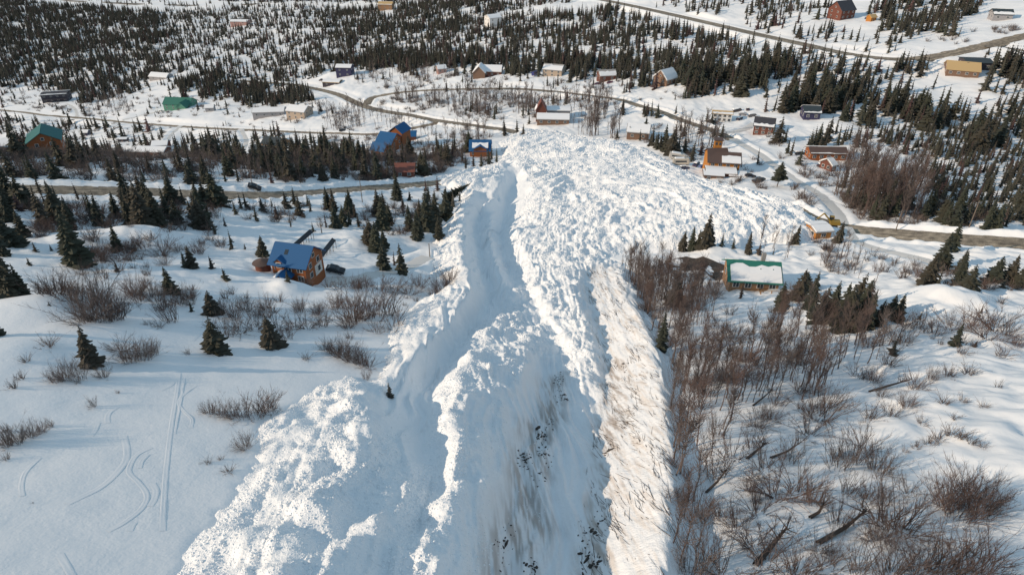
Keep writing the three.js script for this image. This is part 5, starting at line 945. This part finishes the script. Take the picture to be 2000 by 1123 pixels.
for (const [a, b, r, label] of [[[1476, 1103], [1534, 1042], 0.3, 'thick dark fallen log with a forked end on the lumpy snow'], [[1598, 1062], [1690, 1005], 0.26, 'dark leaning trunk arching over the lumpy snow'], [[1458, 902], [1494, 878], 0.18, 'short dark log between the alders'], [[1505, 898], [1562, 876], 0.16, 'pair of slanting dark stems on the snow hump'], [[1582, 1012], [1606, 996], 0.2, 'short dark stump lying by the slender alders'], [[1700, 762], [1780, 748], 0.2, 'long dark fallen stem at the edge of the birch wood'], [[1470, 800], [1506, 772], 0.14, 'broken branch at the edge of the birch wood'], [[1380, 960], [1420, 925], 0.16, 'dark slanting log close to the scraped bank']]) {
  const p = S(...a), q = S(...b), g = new THREE.Group(), f = new Faces(), tw = new Faces(), A = [0, 0.1, 0], B = [q.x - p.x, q.y - p.y + 1.1, -(q.d - p.d)], M = [0, 1, 2].map(i => lerp(A[i], B[i], 0.5) + (i === 1 ? -0.15 : rr(-0.2, 0.2)));
  f.stick(A, M, r, r * 0.8, 7); f.stick(M, B, r * 0.8, r * 0.3, 7); part(g, 'trunk', f.geo(), logMat);
  for (let k = 0; k < 16; k++) { const t = rr(0.3, 1), o = [0, 1, 2].map(i => lerp(M[i], B[i], t)), e = [o[0] + rr(-1.4, 1.4), o[1] + rr(0.3, 1.8), o[2] + rr(-1.4, 1.4)]; tw.stick(o, e, r * 0.25, r * 0.07); tw.stick([0, 1, 2].map(i => lerp(o[i], e[i], 0.5)), [e[0] + rr(-0.6, 0.6), e[1] + rr(0, 0.5), e[2] + rr(-0.6, 0.6)], r * 0.12, r * 0.05); }
  part(g, 'branches', tw.geo(), logMat); g.position.set(p.x, p.y, -p.d); put(g, 'fallen_log', label, 'log');
}
// ---------------------------------------------------------------- broken brush raked along the scraped bank, soil clods in the trough
{
  const stickShape = (() => { const f = new Faces(); f.stick([0, 0, -0.5], [0.035, 0.01, 0], 0.02, 0.016); f.stick([0.035, 0.01, 0], [0, 0, 0.5], 0.016, 0.006); return f.geo(); })();
  const list = [], mtx = new THREE.Matrix4(), v = new THREE.Vector3(), s = new THREE.Vector3(), X = new THREE.Vector3(), Y = new THREE.Vector3(), Z = new THREE.Vector3(), R = new THREE.Matrix4();
  for (let k = 0; k < 60000 && list.length < 1500; k++) {
    const x = rr(0, 40), d = rr(25, 190), sc = ag(zScarp, x, d); if (sc < 0.4 || rnd() > 0.06 + smooth(-0.1, 0.6, fbm(x / 3.5, d / 14, 2)) || rnd() > 0.3 + 70 / d * 0.7) continue;
    const y = surface(x, d), a = rr(-0.2, 0.2) - 0.1 + 0.22 * nz(x / 6, d / 9), L = 0.4 + 4.2 * rnd() ** 2.2; Z.set(Math.sin(a), 0, -Math.cos(a));
    Z.y = (surface(x + Z.x * 0.6, d - Z.z * 0.6) - surface(x - Z.x * 0.6, d + Z.z * 0.6)) / 1.2 + rr(-0.04, 0.08); Z.normalize(); X.set(0, 1, 0).cross(Z).normalize(); Y.copy(Z).cross(X);
    const r = rr(0.8, 1.9); R.makeBasis(X, Y, Z).setPosition(x, y + 0.03, -d); list.push(R.clone().scale(s.set(r, r, L)));
  }
  const im = new THREE.InstancedMesh(stickShape, mat([0.10, 0.075, 0.06]), list.length); list.forEach((m, i) => im.setMatrixAt(i, m));
  put(im, 'broken_brush', 'broken brush raked flat along the scraped bank', 'brush', null, 'stuff');
  const clod = new THREE.IcosahedronGeometry(0.5, 0); clod.deleteAttribute('normal'); clod.deleteAttribute('uv');
  const cl = [], q = new THREE.Quaternion(), e = new THREE.Euler();
  const spots = [[1092, 745, 30], [1098, 775, 24], [1078, 820, 20], [1058, 850, 46], [1066, 885, 26], [1025, 900, 50], [1050, 930, 14], [992, 1058, 14], [1038, 1105, 30], [975, 1095, 14], [1215, 735, 30], [1165, 1018, 20], [1150, 1090, 22], [1192, 888, 12], [1145, 1040, 14]];
  for (const [u, w, n] of spots) { const c = site(u, w, -3.5); for (let k = 0; k < n; k++) { const x = c.x + (rr(-1, 1) + rr(-1, 1)) * 0.55, d = c.d + (rr(-1, 1) + rr(-1, 1)) * 1.5, z = rr(0.06, 0.3) + (rnd() < 0.06 ? 0.25 : 0); cl.push(mtx.compose(v.set(x, surface(x, d) + z * 0.1, -d), q.setFromEuler(e.set(rr(0, 6), rr(0, 6), rr(0, 6))), s.set(z * rr(0.6, 1.3), z * 0.6, z * rr(0.8, 2.6))).clone()); } }
  const im2 = new THREE.InstancedMesh(clod, mat([0.055, 0.045, 0.038]), cl.length); cl.forEach((m, i) => im2.setMatrixAt(i, m));
  put(im2, 'soil_rubble', 'dark clods of soil torn out along the trough', 'soil', null, 'stuff');
}

renderer.render(scene, camera);
